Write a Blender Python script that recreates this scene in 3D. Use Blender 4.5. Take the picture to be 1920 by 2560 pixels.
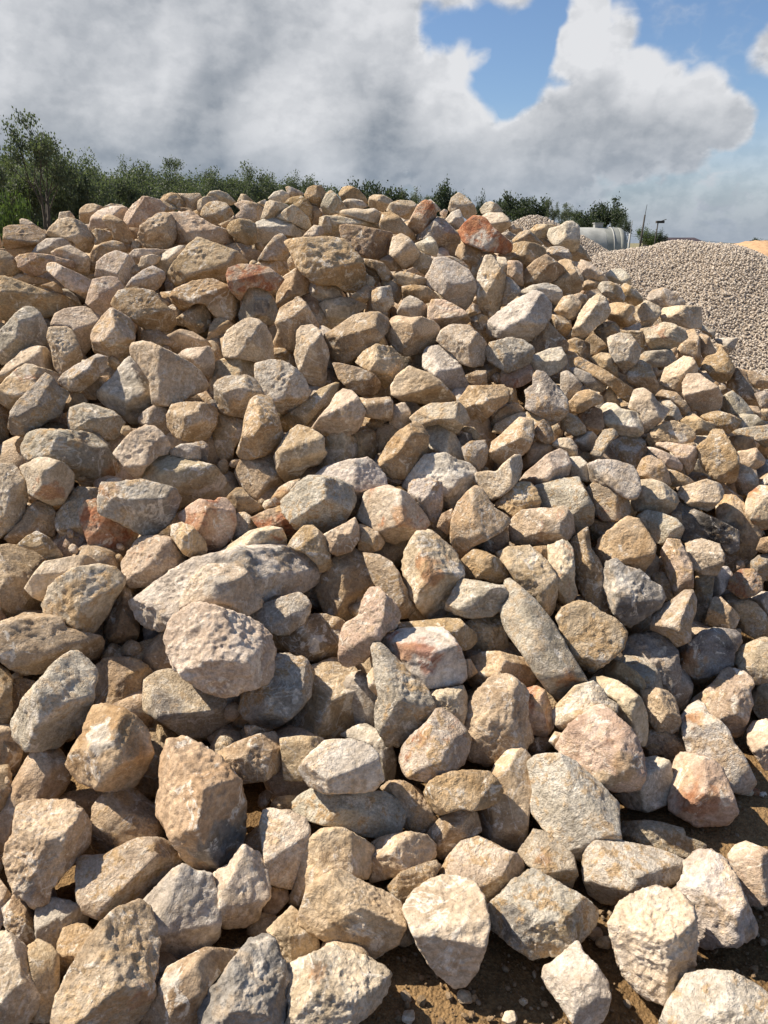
import bpy, bmesh, math, random
import numpy as np

# ------------------------------------------------------------------ clear
for o in list(bpy.data.objects):
    bpy.data.objects.remove(o)
scene = bpy.context.scene
COL = scene.collection

# ------------------------------------------------------------------ camera
PITCH = math.radians(20.05)
CAM = np.array([0.0, 0.0, 1.65])
FPX = 26.0 / 36.0 * 2560.0            # focal length in photo pixels
cd = bpy.data.cameras.new('camera')
cam = bpy.data.objects.new('camera', cd)
COL.objects.link(cam)
cam.location = CAM
cam.rotation_euler = (math.radians(90) - PITCH, 0, 0)
cd.sensor_fit = 'VERTICAL'
cd.sensor_height = 36.0
cd.sensor_width = 27.0
cd.lens = 26.0
cd.clip_start = 0.05
cd.clip_end = 3000
scene.camera = cam

# ------------------------------------------------------------------ sun, exposure
SUN = np.array([-0.62, 0.20, 0.76])
SUN = SUN / np.linalg.norm(SUN)
sl = bpy.data.lights.new('sun', 'SUN')
sl.energy = 5.0
sl.angle = math.radians(0.6)
sl.color = (1.0, 0.91, 0.78)
sun = bpy.data.objects.new('sun', sl)
COL.objects.link(sun)
from mathutils import Vector
sun.rotation_euler = Vector(tuple(-SUN)).to_track_quat('-Z', 'Y').to_euler()
sun.location = (-8, 3, 12)
scene.view_settings.view_transform = 'Standard'
scene.view_settings.look = 'None'
scene.view_settings.gamma = 1.0
scene.view_settings.exposure = 0.72
scene.view_settings.use_curve_mapping = False

# ------------------------------------------------------------------ node helper
class NT:
    def __init__(s, tree):
        s.t = tree
        s.n = tree.nodes
        s.l = tree.links
    def new(s, typ, **kw):
        n = s.n.new(typ)
        for k, v in kw.items():
            setattr(n, k, v)
        return n
    def put(s, sock, v):
        if isinstance(v, bpy.types.NodeSocket):
            s.l.new(v, sock)
        else:
            sock.default_value = v
    def math(s, op, a, b=0.0, c=0.0, clamp=False):
        n = s.new('ShaderNodeMath', operation=op, use_clamp=clamp)
        s.put(n.inputs[0], a); s.put(n.inputs[1], b); s.put(n.inputs[2], c)
        return n.outputs[0]
    def vmath(s, op, a, b=(0, 0, 0), scale=None):
        n = s.new('ShaderNodeVectorMath', operation=op)
        s.put(n.inputs[0], a); s.put(n.inputs[1], b)
        if scale is not None:
            s.put(n.inputs['Scale'], scale)
        return n.outputs['Value'] if op in ('DOT_PRODUCT', 'LENGTH', 'DISTANCE') else n.outputs[0]
    def noise(s, vec, scale, detail=4, rough=0.55, lac=2.0, dist=0.0):
        n = s.new('ShaderNodeTexNoise')
        s.put(n.inputs['Vector'], vec)
        n.inputs['Scale'].default_value = scale
        n.inputs['Detail'].default_value = detail
        n.inputs['Roughness'].default_value = rough
        n.inputs['Lacunarity'].default_value = lac
        n.inputs['Distortion'].default_value = dist
        return n.outputs['Fac']
    def voro(s, vec, scale, feature='F1', out='Distance', rand=1.0):
        n = s.new('ShaderNodeTexVoronoi', feature=feature)
        s.put(n.inputs['Vector'], vec)
        n.inputs['Scale'].default_value = scale
        n.inputs['Randomness'].default_value = rand
        return n.outputs[out]
    def ramp(s, v, a, b, lo=0.0, hi=1.0, smooth=True):
        n = s.new('ShaderNodeMapRange')
        n.interpolation_type = 'SMOOTHSTEP' if smooth else 'LINEAR'
        n.clamp = True
        s.put(n.inputs['Value'], v)
        s.put(n.inputs['From Min'], a); s.put(n.inputs['From Max'], b)
        s.put(n.inputs['To Min'], lo); s.put(n.inputs['To Max'], hi)
        return n.outputs['Result']
    def mix(s, f, a, b, blend='MIX'):
        n = s.new('ShaderNodeMix', data_type='RGBA', blend_type=blend)
        s.put(n.inputs[0], f)
        s.put(n.inputs[6], a if isinstance(a, bpy.types.NodeSocket) else (a[0], a[1], a[2], 1))
        s.put(n.inputs[7], b if isinstance(b, bpy.types.NodeSocket) else (b[0], b[1], b[2], 1))
        return n.outputs[2]
    def bump(s, h, strength, dist, normal=None):
        n = s.new('ShaderNodeBump')
        n.inputs['Strength'].default_value = strength
        n.inputs['Distance'].default_value = dist
        s.put(n.inputs['Height'], h)
        if normal is not None:
            s.put(n.inputs['Normal'], normal)
        return n.outputs['Normal']

# ------------------------------------------------------------------ pixel rays
def pxray(px, py):
    a = (px - 960.0) / FPX
    b = -(py - 1280.0) / FPX
    c, s = math.cos(PITCH), math.sin(PITCH)
    return np.array([a, c + b * s, -s + b * c])
def at_dist(px, py, Y):
    r = pxray(px, py)
    return CAM + r * (Y / r[1])

# ------------------------------------------------------------------ world: sky with clouds
world = bpy.data.worlds.new('World')
scene.world = world
world.use_nodes = True
wt = NT(world.node_tree)
wt.n.clear()
out = wt.new('ShaderNodeOutputWorld')
sky = wt.new('ShaderNodeTexSky', sky_type='NISHITA')
sky.sun_disc = False
sky.sun_elevation = math.asin(SUN[2])
sky.sun_rotation = math.atan2(SUN[0], SUN[1])
sky.air_density = 1.0
sky.dust_density = 0.6
sky.ozone_density = 3.0
bg1 = wt.new('ShaderNodeBackground')
wt.l.new(wt.mix(1.0, sky.outputs[0], (0.92, 0.98, 1.07), 'MULTIPLY'), bg1.inputs['Color'])
bg1.inputs['Strength'].default_value = 0.070

# clouds in view, last row added out of view: pixel x, pixel y, radius in pixels, weight
BLOBS = [
    (1480, 60, 62, .95), (1420, 95, 40, .9), (1470, 150, 80, 1.0), (1520, 230, 95, 1.0), (1600, 190, 75, 1.0), (1650, 240, 75, 1.0), (1560, 330, 120, 1.0), (1560, 60, 50, .7),
    (1750, 260, 70, 1.0), (1810, 310, 65, .95), (1700, 335, 95, .95), (1440, 310, 85, 1.0), (1370, 330, 75, 1.0), (1300, 390, 100, 1.0), (1400, 400, 100, .9),
    (1215, 155, 38, .95), (1150, 160, 70, 1.0), (1180, 270, 80, 1.0), (1150, 400, 130, 1.0), (1000, 250, 160, 1.0), (940, 110, 140, 1.0),
    (760, 80, 260, 1.0), (760, 330, 260, 1.0), (400, 120, 380, 1.0), (400, 430, 330, 1.0), (0, 300, 380, 1.0),
    (1130, 10, 95, .66), (1270, 0, 80, .52), (1925, 130, 50, .75), (1640, 500, 110, .42), (1800, 540, 120, .42), (1450, 500, 150, .5),
    (-700, 250, 800, 1.0), (200, -700, 600, .9), (2600, 250, 260, .8),  # unseen clouds, added to brighten the ambient light
]
HOLES = [(1110, 100, 60, .45), (1180, 90, 60, .45), (1260, 100, 70, .5), (1350, 50, 55, .5), (1250, 230, 60, .7), (1320, 130, 60, .6), (1310, 250, 45, .5)]
# brighter and darker parts of the cloud sheet
TONE = [(110, 160, 170, .30), (330, 190, 130, .20), (500, 250, 170, .24), (745, 335, 130, .36), (880, 60, 160, .20), (1225, 150, 60, .3), (1480, 60, 70, .3), (1610, 190, 80, .3), (1750, 235, 70, .3),
        (250, 390, 140, .22), (1190, 320, 120, .15), (1430, 160, 70, .2), (820, 450, 60, .2), (1130, 200, 90, .15),
        (80, 300, 200, -.26), (380, 330, 230, -.34), (620, 90, 160, -.10), (820, 200, 170, -.08), (940, 330, 110, -.06), (650, 420, 200, -.18), (1000, 480, 180, -.16), (1640, 350, 130, -.10), (1440, 390, 130, -.06), (200, 40, 140, -.10)]
tc = wt.new('ShaderNodeTexCoord')
nrm = wt.vmath('NORMALIZE', tc.outputs['Generated'])
warp = wt.new('ShaderNodeTexNoise')
wt.put(warp.inputs['Vector'], nrm)
warp.inputs['Scale'].default_value = 9.0
warp.inputs['Detail'].default_value = 3.0
dw = wt.vmath('NORMALIZE', wt.vmath('ADD', nrm, wt.vmath('SCALE', wt.vmath('SUBTRACT', warp.outputs['Color'], (0.5, 0.5, 0.5)), scale=0.06)))
def field(items, reach):
    acc = None
    for (bx, by, br, w) in items:
        r = pxray(bx, by); r = r / np.linalg.norm(r)
        r2 = pxray(bx + br, by); r2 = r2 / np.linalg.norm(r2)
        cr = float(np.dot(r, r2))
        n = wt.new('ShaderNodeMapRange'); n.clamp = True
        wt.l.new(wt.vmath('DOT_PRODUCT', dw, tuple(r)), n.inputs['Value'])
        n.inputs['From Min'].default_value = 1 - (1 - cr) * reach
        n.inputs['From Max'].default_value = 1.0
        n.inputs['To Min'].default_value = 0.0
        n.inputs['To Max'].default_value = w
        e = n.outputs['Result']
        yield e
acc = None
for e in field(BLOBS, 2.2):
    acc = e if acc is None else wt.math('SMOOTH_MAX', acc, e, 0.12)
for e in field(HOLES, 2.0):
    acc = wt.math('SUBTRACT', acc, e)
tone = None
for e in field(TONE, 2.2):
    tone = e if tone is None else wt.math('ADD', tone, e)
stretch = wt.vmath('MULTIPLY', nrm, (1.0, 1.0, 1.4))
nA = wt.noise(stretch, 9.0, 7, 0.57)
nB = wt.noise(wt.vmath('ADD', stretch, (-0.018, 0.0, 0.030)), 9.0, 5, 0.55)
n2 = wt.noise(stretch, 2.6, 3, 0.5)
bil = wt.math('ABSOLUTE', wt.math('SUBTRACT', wt.noise(stretch, 22.0, 4, 0.5), 0.5))
dens = wt.math('ADD', wt.math('MULTIPLY', wt.math('SUBTRACT', nA, 0.5), 1.3), wt.math('MULTIPLY', wt.math('SUBTRACT', n2, 0.5), 0.4))
dens = wt.math('SUBTRACT', dens, wt.math('MULTIPLY', bil, 1.7))
dens = wt.math('ADD', dens, wt.math('SUBTRACT', wt.math('MULTIPLY', acc, 1.75), 0.30))
alpha = wt.ramp(dens, -0.30, 0.52)
lit = wt.ramp(wt.math('SUBTRACT', nA, nB), -0.12, 0.13)
fA = wt.noise(stretch, 30.0, 5, 0.58)
fB = wt.noise(wt.vmath('ADD', stretch, (-0.007, 0.0, 0.010)), 30.0, 4, 0.56)
lit2 = wt.ramp(wt.math('SUBTRACT', fA, fB), -0.13, 0.13, -0.5, 0.5)
thick = wt.ramp(dens, 0.1, 1.0)
edge_ = wt.math('SUBTRACT', 1.0, thick)
br = wt.math('ADD', wt.math('MULTIPLY', lit, 0.24), wt.math('MULTIPLY', edge_, 0.30))
br = wt.math('ADD', br, wt.math('MULTIPLY', lit2, wt.ramp(edge_, 0.0, 0.8, 0.10, 0.34)))
br = wt.math('ADD', br, wt.math('MULTIPLY', wt.ramp(n2, 0.35, 0.65), 0.08))
br = wt.math('SUBTRACT', br, wt.math('MULTIPLY', wt.math('MULTIPLY', bil, edge_), 1.3))
br = wt.math('ADD', br, wt.math('ADD', wt.math('MULTIPLY', tone, 1.7), 0.40), clamp=True)
ccol = wt.mix(br, (0.185, 0.212, 0.248), (0.64, 0.645, 0.66))
# pale moist air low over the land veils cloud and sky alike
zc = wt.vmath('DOT_PRODUCT', nrm, (0, 0, 1))
low = wt.ramp(zc, -0.02, 0.15, 0.75, 0.0)
ccol = wt.mix(low, ccol, (0.205, 0.262, 0.345))
bg2 = wt.new('ShaderNodeBackground')
wt.l.new(ccol, bg2.inputs['Color'])
bg2.inputs['Strength'].default_value = 0.74
ms = wt.new('ShaderNodeMixShader')
al2 = wt.math('MAXIMUM', wt.math('MULTIPLY', alpha, 0.97), wt.ramp(zc, 0.0, 0.16, 0.92, 0.0))
wt.l.new(al2, ms.inputs[0])
wt.l.new(bg1.outputs[0], ms.inputs[1])
wt.l.new(bg2.outputs[0], ms.inputs[2])
wt.l.new(ms.outputs[0], out.inputs['Surface'])
world.cycles.sampling_method = 'NONE'
scene.cycles.max_bounces = 5
scene.cycles.diffuse_bounces = 3
scene.cycles.glossy_bounces = 1
scene.cycles.transmission_bounces = 3

# ------------------------------------------------------------------ numpy noise and icospheres
def _hash(ix, iy, iz, seed):
    n = (ix * 374761393 + iy * 668265263 + iz * 2147483647 + seed * 144269504) & 0xFFFFFFFF
    n = ((n ^ (n >> 13)) * 1274126177) & 0xFFFFFFFF
    n = ((n ^ (n >> 16)) * 2246822519) & 0xFFFFFFFF
    return ((n ^ (n >> 15)) & 0xFFFFFF) / float(0xFFFFFF)
def vnoise(p, seed=0):
    """value noise in -1..1 at points p (n,3)"""
    i = np.floor(p).astype(np.int64)
    f = p - i
    f = f * f * f * (f * (f * 6 - 15) + 10)
    x, y, z = i[:, 0], i[:, 1], i[:, 2]
    fx, fy, fz = f[:, 0], f[:, 1], f[:, 2]
    def c(a, b, d):
        return _hash(x + a, y + b, z + d, seed)
    x00 = c(0, 0, 0) * (1 - fx) + c(1, 0, 0) * fx
    x10 = c(0, 1, 0) * (1 - fx) + c(1, 1, 0) * fx
    x01 = c(0, 0, 1) * (1 - fx) + c(1, 0, 1) * fx
    x11 = c(0, 1, 1) * (1 - fx) + c(1, 1, 1) * fx
    y0 = x00 * (1 - fy) + x10 * fy
    y1 = x01 * (1 - fy) + x11 * fy
    return (y0 * (1 - fz) + y1 * fz) * 2 - 1
def fbm(p, seed, octaves, gain=0.5):
    s = np.zeros(len(p)); a = 1.0
    for o in range(octaves):
        s += a * vnoise(p * (2.03 ** o) + 17.3 * o, seed + o)
        a *= gain
    return s
_ICO = {}
def ico(sub):
    if sub in _ICO:
        return _ICO[sub]
    bm = bmesh.new()
    bmesh.ops.create_icosphere(bm, subdivisions=sub, radius=1.0)
    V = np.array([v.co[:] for v in bm.verts])
    V /= np.linalg.norm(V, axis=1)[:, None]
    F = np.array([[v.index for v in f.verts] for f in bm.faces], dtype=np.int32)
    nb = np.zeros((len(V), 6), dtype=np.int32)
    for v in bm.verts:
        q = [e.other_vert(v).index for e in v.link_edges]
        nb[v.index] = (q + [v.index])[:6] if len(q) < 6 else q
    bm.free()
    _ICO[sub] = (V, F, nb)
    return _ICO[sub]

def mesh_from(name, V, F, mat, smooth=True, attrs=None):
    """V (n,3), F (m,k) all faces of k corners"""
    V = np.asarray(V, dtype=np.float32); F = np.asarray(F, dtype=np.int32)
    me = bpy.data.meshes.new(name)
    k = F.shape[1]
    me.vertices.add(len(V)); me.vertices.foreach_set('co', V.ravel())
    me.loops.add(F.size); me.loops.foreach_set('vertex_index', F.ravel())
    me.polygons.add(len(F))
    me.polygons.foreach_set('loop_start', np.arange(0, F.size, k, dtype=np.int32))
    me.polygons.foreach_set('use_smooth', np.full(len(F), smooth, dtype=bool))
    for an, (typ, data) in (attrs or {}).items():
        a = me.attributes.new(an, typ, 'POINT')
        a.data.foreach_set('color' if typ == 'FLOAT_COLOR' else 'value', np.asarray(data, dtype=np.float32).ravel())
    me.update(calc_edges=True)
    me.validate()
    if mat:
        me.materials.append(mat)
    return me
def obj(name, me, parent=None, loc=(0, 0, 0)):
    o = bpy.data.objects.new(name, me)
    o.location = loc
    COL.objects.link(o)
    if parent is not None:
        o.parent = parent
    return o
def tag(o, label=None, cat=None, group=None, kind=None):
    if label: o['label'] = label
    if cat: o['category'] = cat
    if group: o['group'] = group
    if kind: o['kind'] = kind
    return o
class MB:
    """collects tubes, boxes and quads into one mesh"""
    def __init__(s): s.V = []; s.F = []; s.n = 0
    def add(s, V, F):
        for f in F: s.F.append([i + s.n for i in f])
        s.V.extend([tuple(v) for v in V]); s.n += len(V)
    def tube(s, pts, rad, seg=8, cap=True):
        pts = [np.array(p, float) for p in pts]
        V = []; F = []
        for i, p in enumerate(pts):
            d = pts[min(i + 1, len(pts) - 1)] - pts[max(i - 1, 0)]
            d /= (np.linalg.norm(d) + 1e-9)
            a = np.cross(d, (0.31, 0.17, 0.93) if abs(d[2]) < 0.9 else (1, 0, 0)); a /= np.linalg.norm(a)
            b = np.cross(d, a)
            for k in range(seg):
                t = 2 * math.pi * k / seg
                V.append(p + rad[i] * (math.cos(t) * a + math.sin(t) * b))
        for i in range(len(pts) - 1):
            for k in range(seg):
                F.append([i * seg + k, i * seg + (k + 1) % seg, (i + 1) * seg + (k + 1) % seg, (i + 1) * seg + k])
        if cap:
            F.append(list(range(seg))[::-1]); F.append([(len(pts) - 1) * seg + k for k in range(seg)])
        s.add(V, F)
    def box(s, c, h, rz=0.0):
        V = []
        for z in (-1, 1):
            for x, y in ((-1, -1), (1, -1), (1, 1), (-1, 1)):
                X, Y = x * h[0], y * h[1]
                V.append((c[0] + X * math.cos(rz) - Y * math.sin(rz), c[1] + X * math.sin(rz) + Y * math.cos(rz), c[2] + z * h[2]))
        s.add(V, [[3, 2, 1, 0], [4, 5, 6, 7], [0, 1, 5, 4], [1, 2, 6, 5], [2, 3, 7, 6], [3, 0, 4, 7]])
    def build(s, name, mat, parent=None, loc=(0, 0, 0), smooth=False):
        me = bpy.data.meshes.new(name)
        me.from_pydata(s.V, [], s.F)
        me.update()
        if mat: me.materials.append(mat)
        if smooth:
            me.polygons.foreach_set('use_smooth', [True] * len(me.polygons))
        return obj(name, me, parent, loc)

# ------------------------------------------------------------------ materials
def new_mat(name):
    m = bpy.data.materials.new(name)
    m.use_nodes = True
    t = NT(m.node_tree)
    b = m.node_tree.nodes['Principled BSDF']
    return m, t, b
def plain(name, col, rough=0.7, var=0.25, scale=6.0, metal=0.0, bump=0.0):
    m, t, b = new_mat(name)
    tc = t.new('ShaderNodeTexCoord')
    n = t.noise(tc.outputs['Object'], scale, 6, 0.6)
    lo = tuple(c * (1 - var) for c in col); hi = tuple(min(1, c * (1 + var)) for c in col)
    t.l.new(t.mix(t.ramp(n, 0.3, 0.7), lo, hi), b.inputs['Base Color'])
    b.inputs['Roughness'].default_value = rough
    b.inputs['Metallic'].default_value = metal
    if bump:
        t.l.new(t.bump(n, 0.6, bump), b.inputs['Normal'])
    return m

def limestone():
    m, t, b = new_mat('limestone')
    tc = t.new('ShaderNodeTexCoord')
    at = t.new('ShaderNodeAttribute', attribute_name='tint')
    sd = t.new('ShaderNodeAttribute', attribute_name='seed')
    col = at.outputs['Color']; rust = at.outputs['Alpha']
    sv = t.new('ShaderNodeCombineXYZ')
    t.l.new(t.math('MULTIPLY', sd.outputs['Fac'], 91.0), sv.inputs[0])
    t.l.new(t.math('MULTIPLY', sd.outputs['Fac'], 47.0), sv.inputs[1])
    t.l.new(t.math('MULTIPLY', sd.outputs['Fac'], 23.0), sv.inputs[2])
    kg = t.ramp(t.math('FRACT', t.math('MULTIPLY', sd.outputs['Fac'], 53.7)), 0.0, 1.0, 0.55, 1.6, False)
    P = t.vmath('ADD', t.vmath('SCALE', tc.outputs['Object'], scale=kg), sv.outputs[0])
    big = t.noise(P, 7.0, 4, 0.6, dist=0.6)
    mid = t.noise(P, 24.0, 6, 0.68, dist=0.3)
    fin = t.noise(P, 95.0, 5, 0.7)
    vfi = t.noise(P, 340.0, 3, 0.7)
    # each stone has its own roughness, dust and layering
    k1 = t.math('FRACT', t.math('MULTIPLY', sd.outputs['Fac'], 7.31))
    k2 = t.math('FRACT', t.math('MULTIPLY', sd.outputs['Fac'], 13.77))
    k3 = t.math('FRACT', t.math('MULTIPLY', sd.outputs['Fac'], 29.13))
    # tonal drift of the stone itself
    c = t.mix(t.ramp(big, 0.34, 0.66), t.mix(1.0, col, (0.66, 0.62, 0.57), 'MULTIPLY'), t.mix(0.28, col, (0.76, 0.66, 0.52)))
    # ochre dust lying on rough parts
    dust = t.ramp(t.math('ADD', t.math('MULTIPLY', mid, 0.65), t.math('MULTIPLY', big, 0.45)), 0.54, 0.64, 0.0, 1.0)
    dust = t.math('MULTIPLY', dust, t.ramp(k1, 0.1, 0.9, 0.18, 0.88))
    c = t.mix(dust, c, (0.54, 0.365, 0.190))
    # faint layers and pale veins on some stones
    dirv = t.new('ShaderNodeCombineXYZ')
    t.l.new(k2, dirv.inputs[0]); t.l.new(t.math('SUBTRACT', k3, 0.5), dirv.inputs[1]); dirv.inputs[2].default_value = 0.7
    lay = t.math('ADD', t.math('MULTIPLY', t.vmath('DOT_PRODUCT', P, dirv.outputs[0]), 70.0), t.math('MULTIPLY', big, 9.0))
    lay = t.math('SINE', lay)
    c = t.mix(t.math('MULTIPLY', t.ramp(lay, 0.35, 0.95), t.ramp(k3, 0.62, 0.9, 0.0, 0.42)), c, (0.36, 0.29, 0.21))
    vein = t.math('ABSOLUTE', t.math('SUBTRACT', t.noise(t.vmath('ADD', P, (5.5, 1.2, 3.3)), 6.0, 4, 0.55, dist=1.4), 0.5))
    c = t.mix(t.math('MULTIPLY', t.ramp(vein, 0.004, 0.016, 1.0, 0.0), t.ramp(k2, 0.5, 0.8, 0.0, 0.5)), c, (0.80, 0.74, 0.64))
    # chalky white bruises
    ch = t.ramp(t.noise(t.vmath('ADD', P, (3.1, 7.7, 1.9)), 15.0, 7, 0.72, dist=0.8), 0.56, 0.625, 0.0, 0.85)
    c = t.mix(ch, c, (0.78, 0.70, 0.585))
    # grey clay smears
    gr = t.ramp(t.noise(t.vmath('ADD', P, (9.3, 2.2, 5.4)), 9.0, 6, 0.66, dist=1.2), 0.63, 0.72, 0.0, 0.5)
    c = t.mix(gr, c, (0.31, 0.28, 0.255))
    # iron stain, amount in tint alpha
    rn = t.noise(t.vmath('ADD', P, (1.3, 4.2, 8.8)), 10.0, 7, 0.70, dist=0.9)
    thr = t.math('SUBTRACT', 0.76, t.math('MULTIPLY', rust, 0.36))
    rm = t.ramp(t.math('SUBTRACT', rn, thr), 0.0, 0.13, 0.0, 0.9)
    rc = t.mix(t.ramp(mid, 0.35, 0.65), (0.32, 0.105, 0.050), (0.56, 0.27, 0.135))
    c = t.mix(rm, c, rc)
    # fine grain and pits
    c = t.mix(1.0, c, t.mix(t.ramp(fin, 0.30, 0.70), (0.70, 0.68, 0.65), (1.16, 1.16, 1.16)), 'MULTIPLY')
    c = t.mix(1.0, c, t.mix(t.ramp(vfi, 0.3, 0.7), (0.88, 0.87, 0.86), (1.08, 1.08, 1.08)), 'MULTIPLY')
    vo = t.voro(t.vmath('ADD', P, t.vmath('SCALE', sv.outputs[0], scale=0.3)), 55.0)
    pit = t.math('MULTIPLY', t.ramp(vo, 0.10, 0.26, 1.0, 0.0), t.ramp(mid, 0.50, 0.60))
    c = t.mix(t.math('MULTIPLY', pit, 0.40), c, t.mix(1.0, c, (0.42, 0.36, 0.30), 'MULTIPLY'))
    t.l.new(c, b.inputs['Base Color'])
    b.inputs['Roughness'].default_value = 0.92
    b.inputs['Specular IOR Level'].default_value = 0.18
    # relief
    rid = t.math('ABSOLUTE', t.math('SUBTRACT', t.noise(P, 17.0, 5, 0.6, dist=0.5), 0.5))
    h = t.math('ADD', t.math('MULTIPLY', mid, 0.55), t.math('MULTIPLY', rid, -0.9))
    h = t.math('ADD', h, t.math('MULTIPLY', fin, 0.36))
    h = t.math('ADD', h, t.math('MULTIPLY', vfi, 0.06))
    h = t.math('SUBTRACT', h, t.math('MULTIPLY', pit, 0.08))
    bn = t.new('ShaderNodeBump')
    bn.inputs['Distance'].default_value = 0.029
    t.l.new(t.ramp(k1, 0.0, 1.0, 0.55, 1.0), bn.inputs['Strength'])
    t.l.new(h, bn.inputs['Height'])
    t.l.new(bn.outputs['Normal'], b.inputs['Normal'])
    return m
M_ROCK = limestone()

def dirt():
    m, t, b = new_mat('dirt')
    tc = t.new('ShaderNodeTexCoord')
    P = tc.outputs['Object']
    big = t.noise(P, 1.3, 5, 0.6); mid = t.noise(P, 11.0, 6, 0.65); fin = t.noise(P, 85.0, 5, 0.7)
    c = t.mix(t.ramp(big, 0.35, 0.65), (0.150, 0.090, 0.038), (0.260, 0.165, 0.078))
    c = t.mix(t.ramp(mid, 0.5, 0.72, 0.0, 0.6), c, (0.33, 0.215, 0.105))
    c = t.mix(t.ramp(mid, 0.40, 0.28, 0.0, 0.6), c, (0.060, 0.037, 0.020))
    c = t.mix(1.0, c, t.mix(t.ramp(fin, 0.3, 0.7), (0.62, 0.6, 0.58), (1.25, 1.25, 1.25)), 'MULTIPLY')
    vo = t.voro(P, 120.0); 
    c = t.mix(t.ramp(vo, 0.14, 0.28, 0.45, 0.0), c, (0.33, 0.23, 0.13))
    far = t.ramp(t.vmath('LENGTH', P), 9.0, 22.0)
    c = t.mix(far, c, t.mix(t.ramp(mid, 0.4, 0.6), (0.25, 0.20, 0.13), (0.13, 0.14, 0.06)))
    t.l.new(c, b.inputs['Base Color'])
    b.inputs['Roughness'].default_value = 0.9
    b.inputs['Specular IOR Level'].default_value = 0.2
    h = t.math('ADD', t.math('MULTIPLY', mid, 0.6), t.math('ADD', t.math('MULTIPLY', fin, 0.35), t.math('MULTIPLY', vo, -0.3)))
    t.l.new(t.bump(h, 1.0, 0.018), b.inputs['Normal'])
    return m
M_DIRT = dirt()

def pebble_mat(name, cols, coarse):
    """small stones: colour per stone from the seed attribute"""
    m, t, b = new_mat(name)
    sd = t.new('ShaderNodeAttribute', attribute_name='seed')
    tc = t.new('ShaderNodeTexCoord')
    cr = t.new('ShaderNodeValToRGB')
    cr.color_ramp.interpolation = 'LINEAR'
    e = cr.color_ramp.elements
    while len(e) < len(cols): e.new(0.5)
    for i, c in enumerate(cols):
        e[i].position = i / (len(cols) - 1); e[i].color = (*c, 1)
    t.l.new(sd.outputs['Fac'], cr.inputs[0])
    n = t.noise(tc.outputs['Object'], coarse, 5, 0.7)
    c = t.mix(1.0, cr.outputs[0], t.mix(t.ramp(n, 0.3, 0.7), (0.7, 0.68, 0.66), (1.15, 1.15, 1.15)), 'MULTIPLY')
    t.l.new(c, b.inputs['Base Color'])
    b.inputs['Roughness'].default_value = 0.9
    b.inputs['Specular IOR Level'].default_value = 0.2
    t.l.new(t.bump(n, 0.7, 0.006), b.inputs['Normal'])
    return m
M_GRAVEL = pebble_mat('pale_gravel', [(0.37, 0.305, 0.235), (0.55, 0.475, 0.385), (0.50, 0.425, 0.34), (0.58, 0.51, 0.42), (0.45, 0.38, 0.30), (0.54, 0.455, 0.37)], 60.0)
M_PEB = pebble_mat('ground_pebbles', [(0.18, 0.12, 0.07), (0.27, 0.19, 0.11), (0.22, 0.15, 0.085), (0.38, 0.30, 0.21), (0.25, 0.17, 0.10), (0.33, 0.22, 0.12)], 90.0)
M_SAND = plain('orange_sand', (0.46, 0.285, 0.150), 0.95, 0.18, 9.0, bump=0.03)
def leaf_mat(name, a, b_):
    m, t, b = new_mat(name)
    gm = t.new('ShaderNodeNewGeometry')
    c = t.mix(gm.outputs['Random Per Island'], a, b_)
    t.l.new(c, b.inputs['Base Color'])
    b.inputs['Roughness'].default_value = 0.6
    b.inputs['Specular IOR Level'].default_value = 0.25
    tr = t.new('ShaderNodeBsdfTranslucent')
    t.l.new(t.mix(1.0, c, (1.1, 1.3, 0.6), 'MULTIPLY'), tr.inputs['Color'])
    mx = t.new('ShaderNodeMixShader'); mx.inputs[0].default_value = 0.35
    t.l.new(b.outputs[0], mx.inputs[1]); t.l.new(tr.outputs[0], mx.inputs[2])
    t.l.new(mx.outputs[0], t.n['Material Output'].inputs['Surface'])
    return m
M_LEAF = leaf_mat('leaf_grey_green', (0.070, 0.084, 0.058), (0.150, 0.165, 0.115))  # grey green foliage, lightened and greyed to put haze into the colour
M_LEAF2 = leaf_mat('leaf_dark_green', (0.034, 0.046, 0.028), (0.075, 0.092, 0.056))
M_LEAF3 = leaf_mat('leaf_fresh_green', (0.060, 0.085, 0.030), (0.110, 0.145, 0.055))
M_BARK = plain('bark', (0.075, 0.060, 0.048), 0.9, 0.35, 14.0, bump=0.02)
M_DEAD = plain('dead_wood', (0.10, 0.085, 0.07), 0.9, 0.3, 20.0)

# ------------------------------------------------------------------ pile surface
R0 = np.array([-1.95, 5.15]); R1 = np.array([0.20, 5.35])
HTOP = 1.92
def pile_h(x, y):
    x = np.asarray(x, float); y = np.asarray(y, float)
    ax, ay = R1 - R0
    u = ((x - R0[0]) * ax + (y - R0[1]) * ay) / (ax * ax + ay * ay)
    uc = np.clip(u, 0, 1)
    dx = (x - (R0[0] + uc * ax)); dy = (y - (R0[1] + uc * ay))
    over = np.where(u > 1, 1.06, 1.0)
    d = np.sqrt((dx * over) ** 2 + dy ** 2)
    h = HTOP - 0.09 * (1 - uc) - 0.558 * (np.sqrt(d * d + 0.64 ** 2) - 0.64)
    return h - 0.30 * np.exp(-((x - 1.55) ** 2 + (y - 1.95) ** 2) / 0.45)
def ground_z(x, y):
    h = pile_h(x, y) - 0.45  # earth swell added inside the heap, unseen, to block light
    return np.where(h > 0, h, 0.0)

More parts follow.
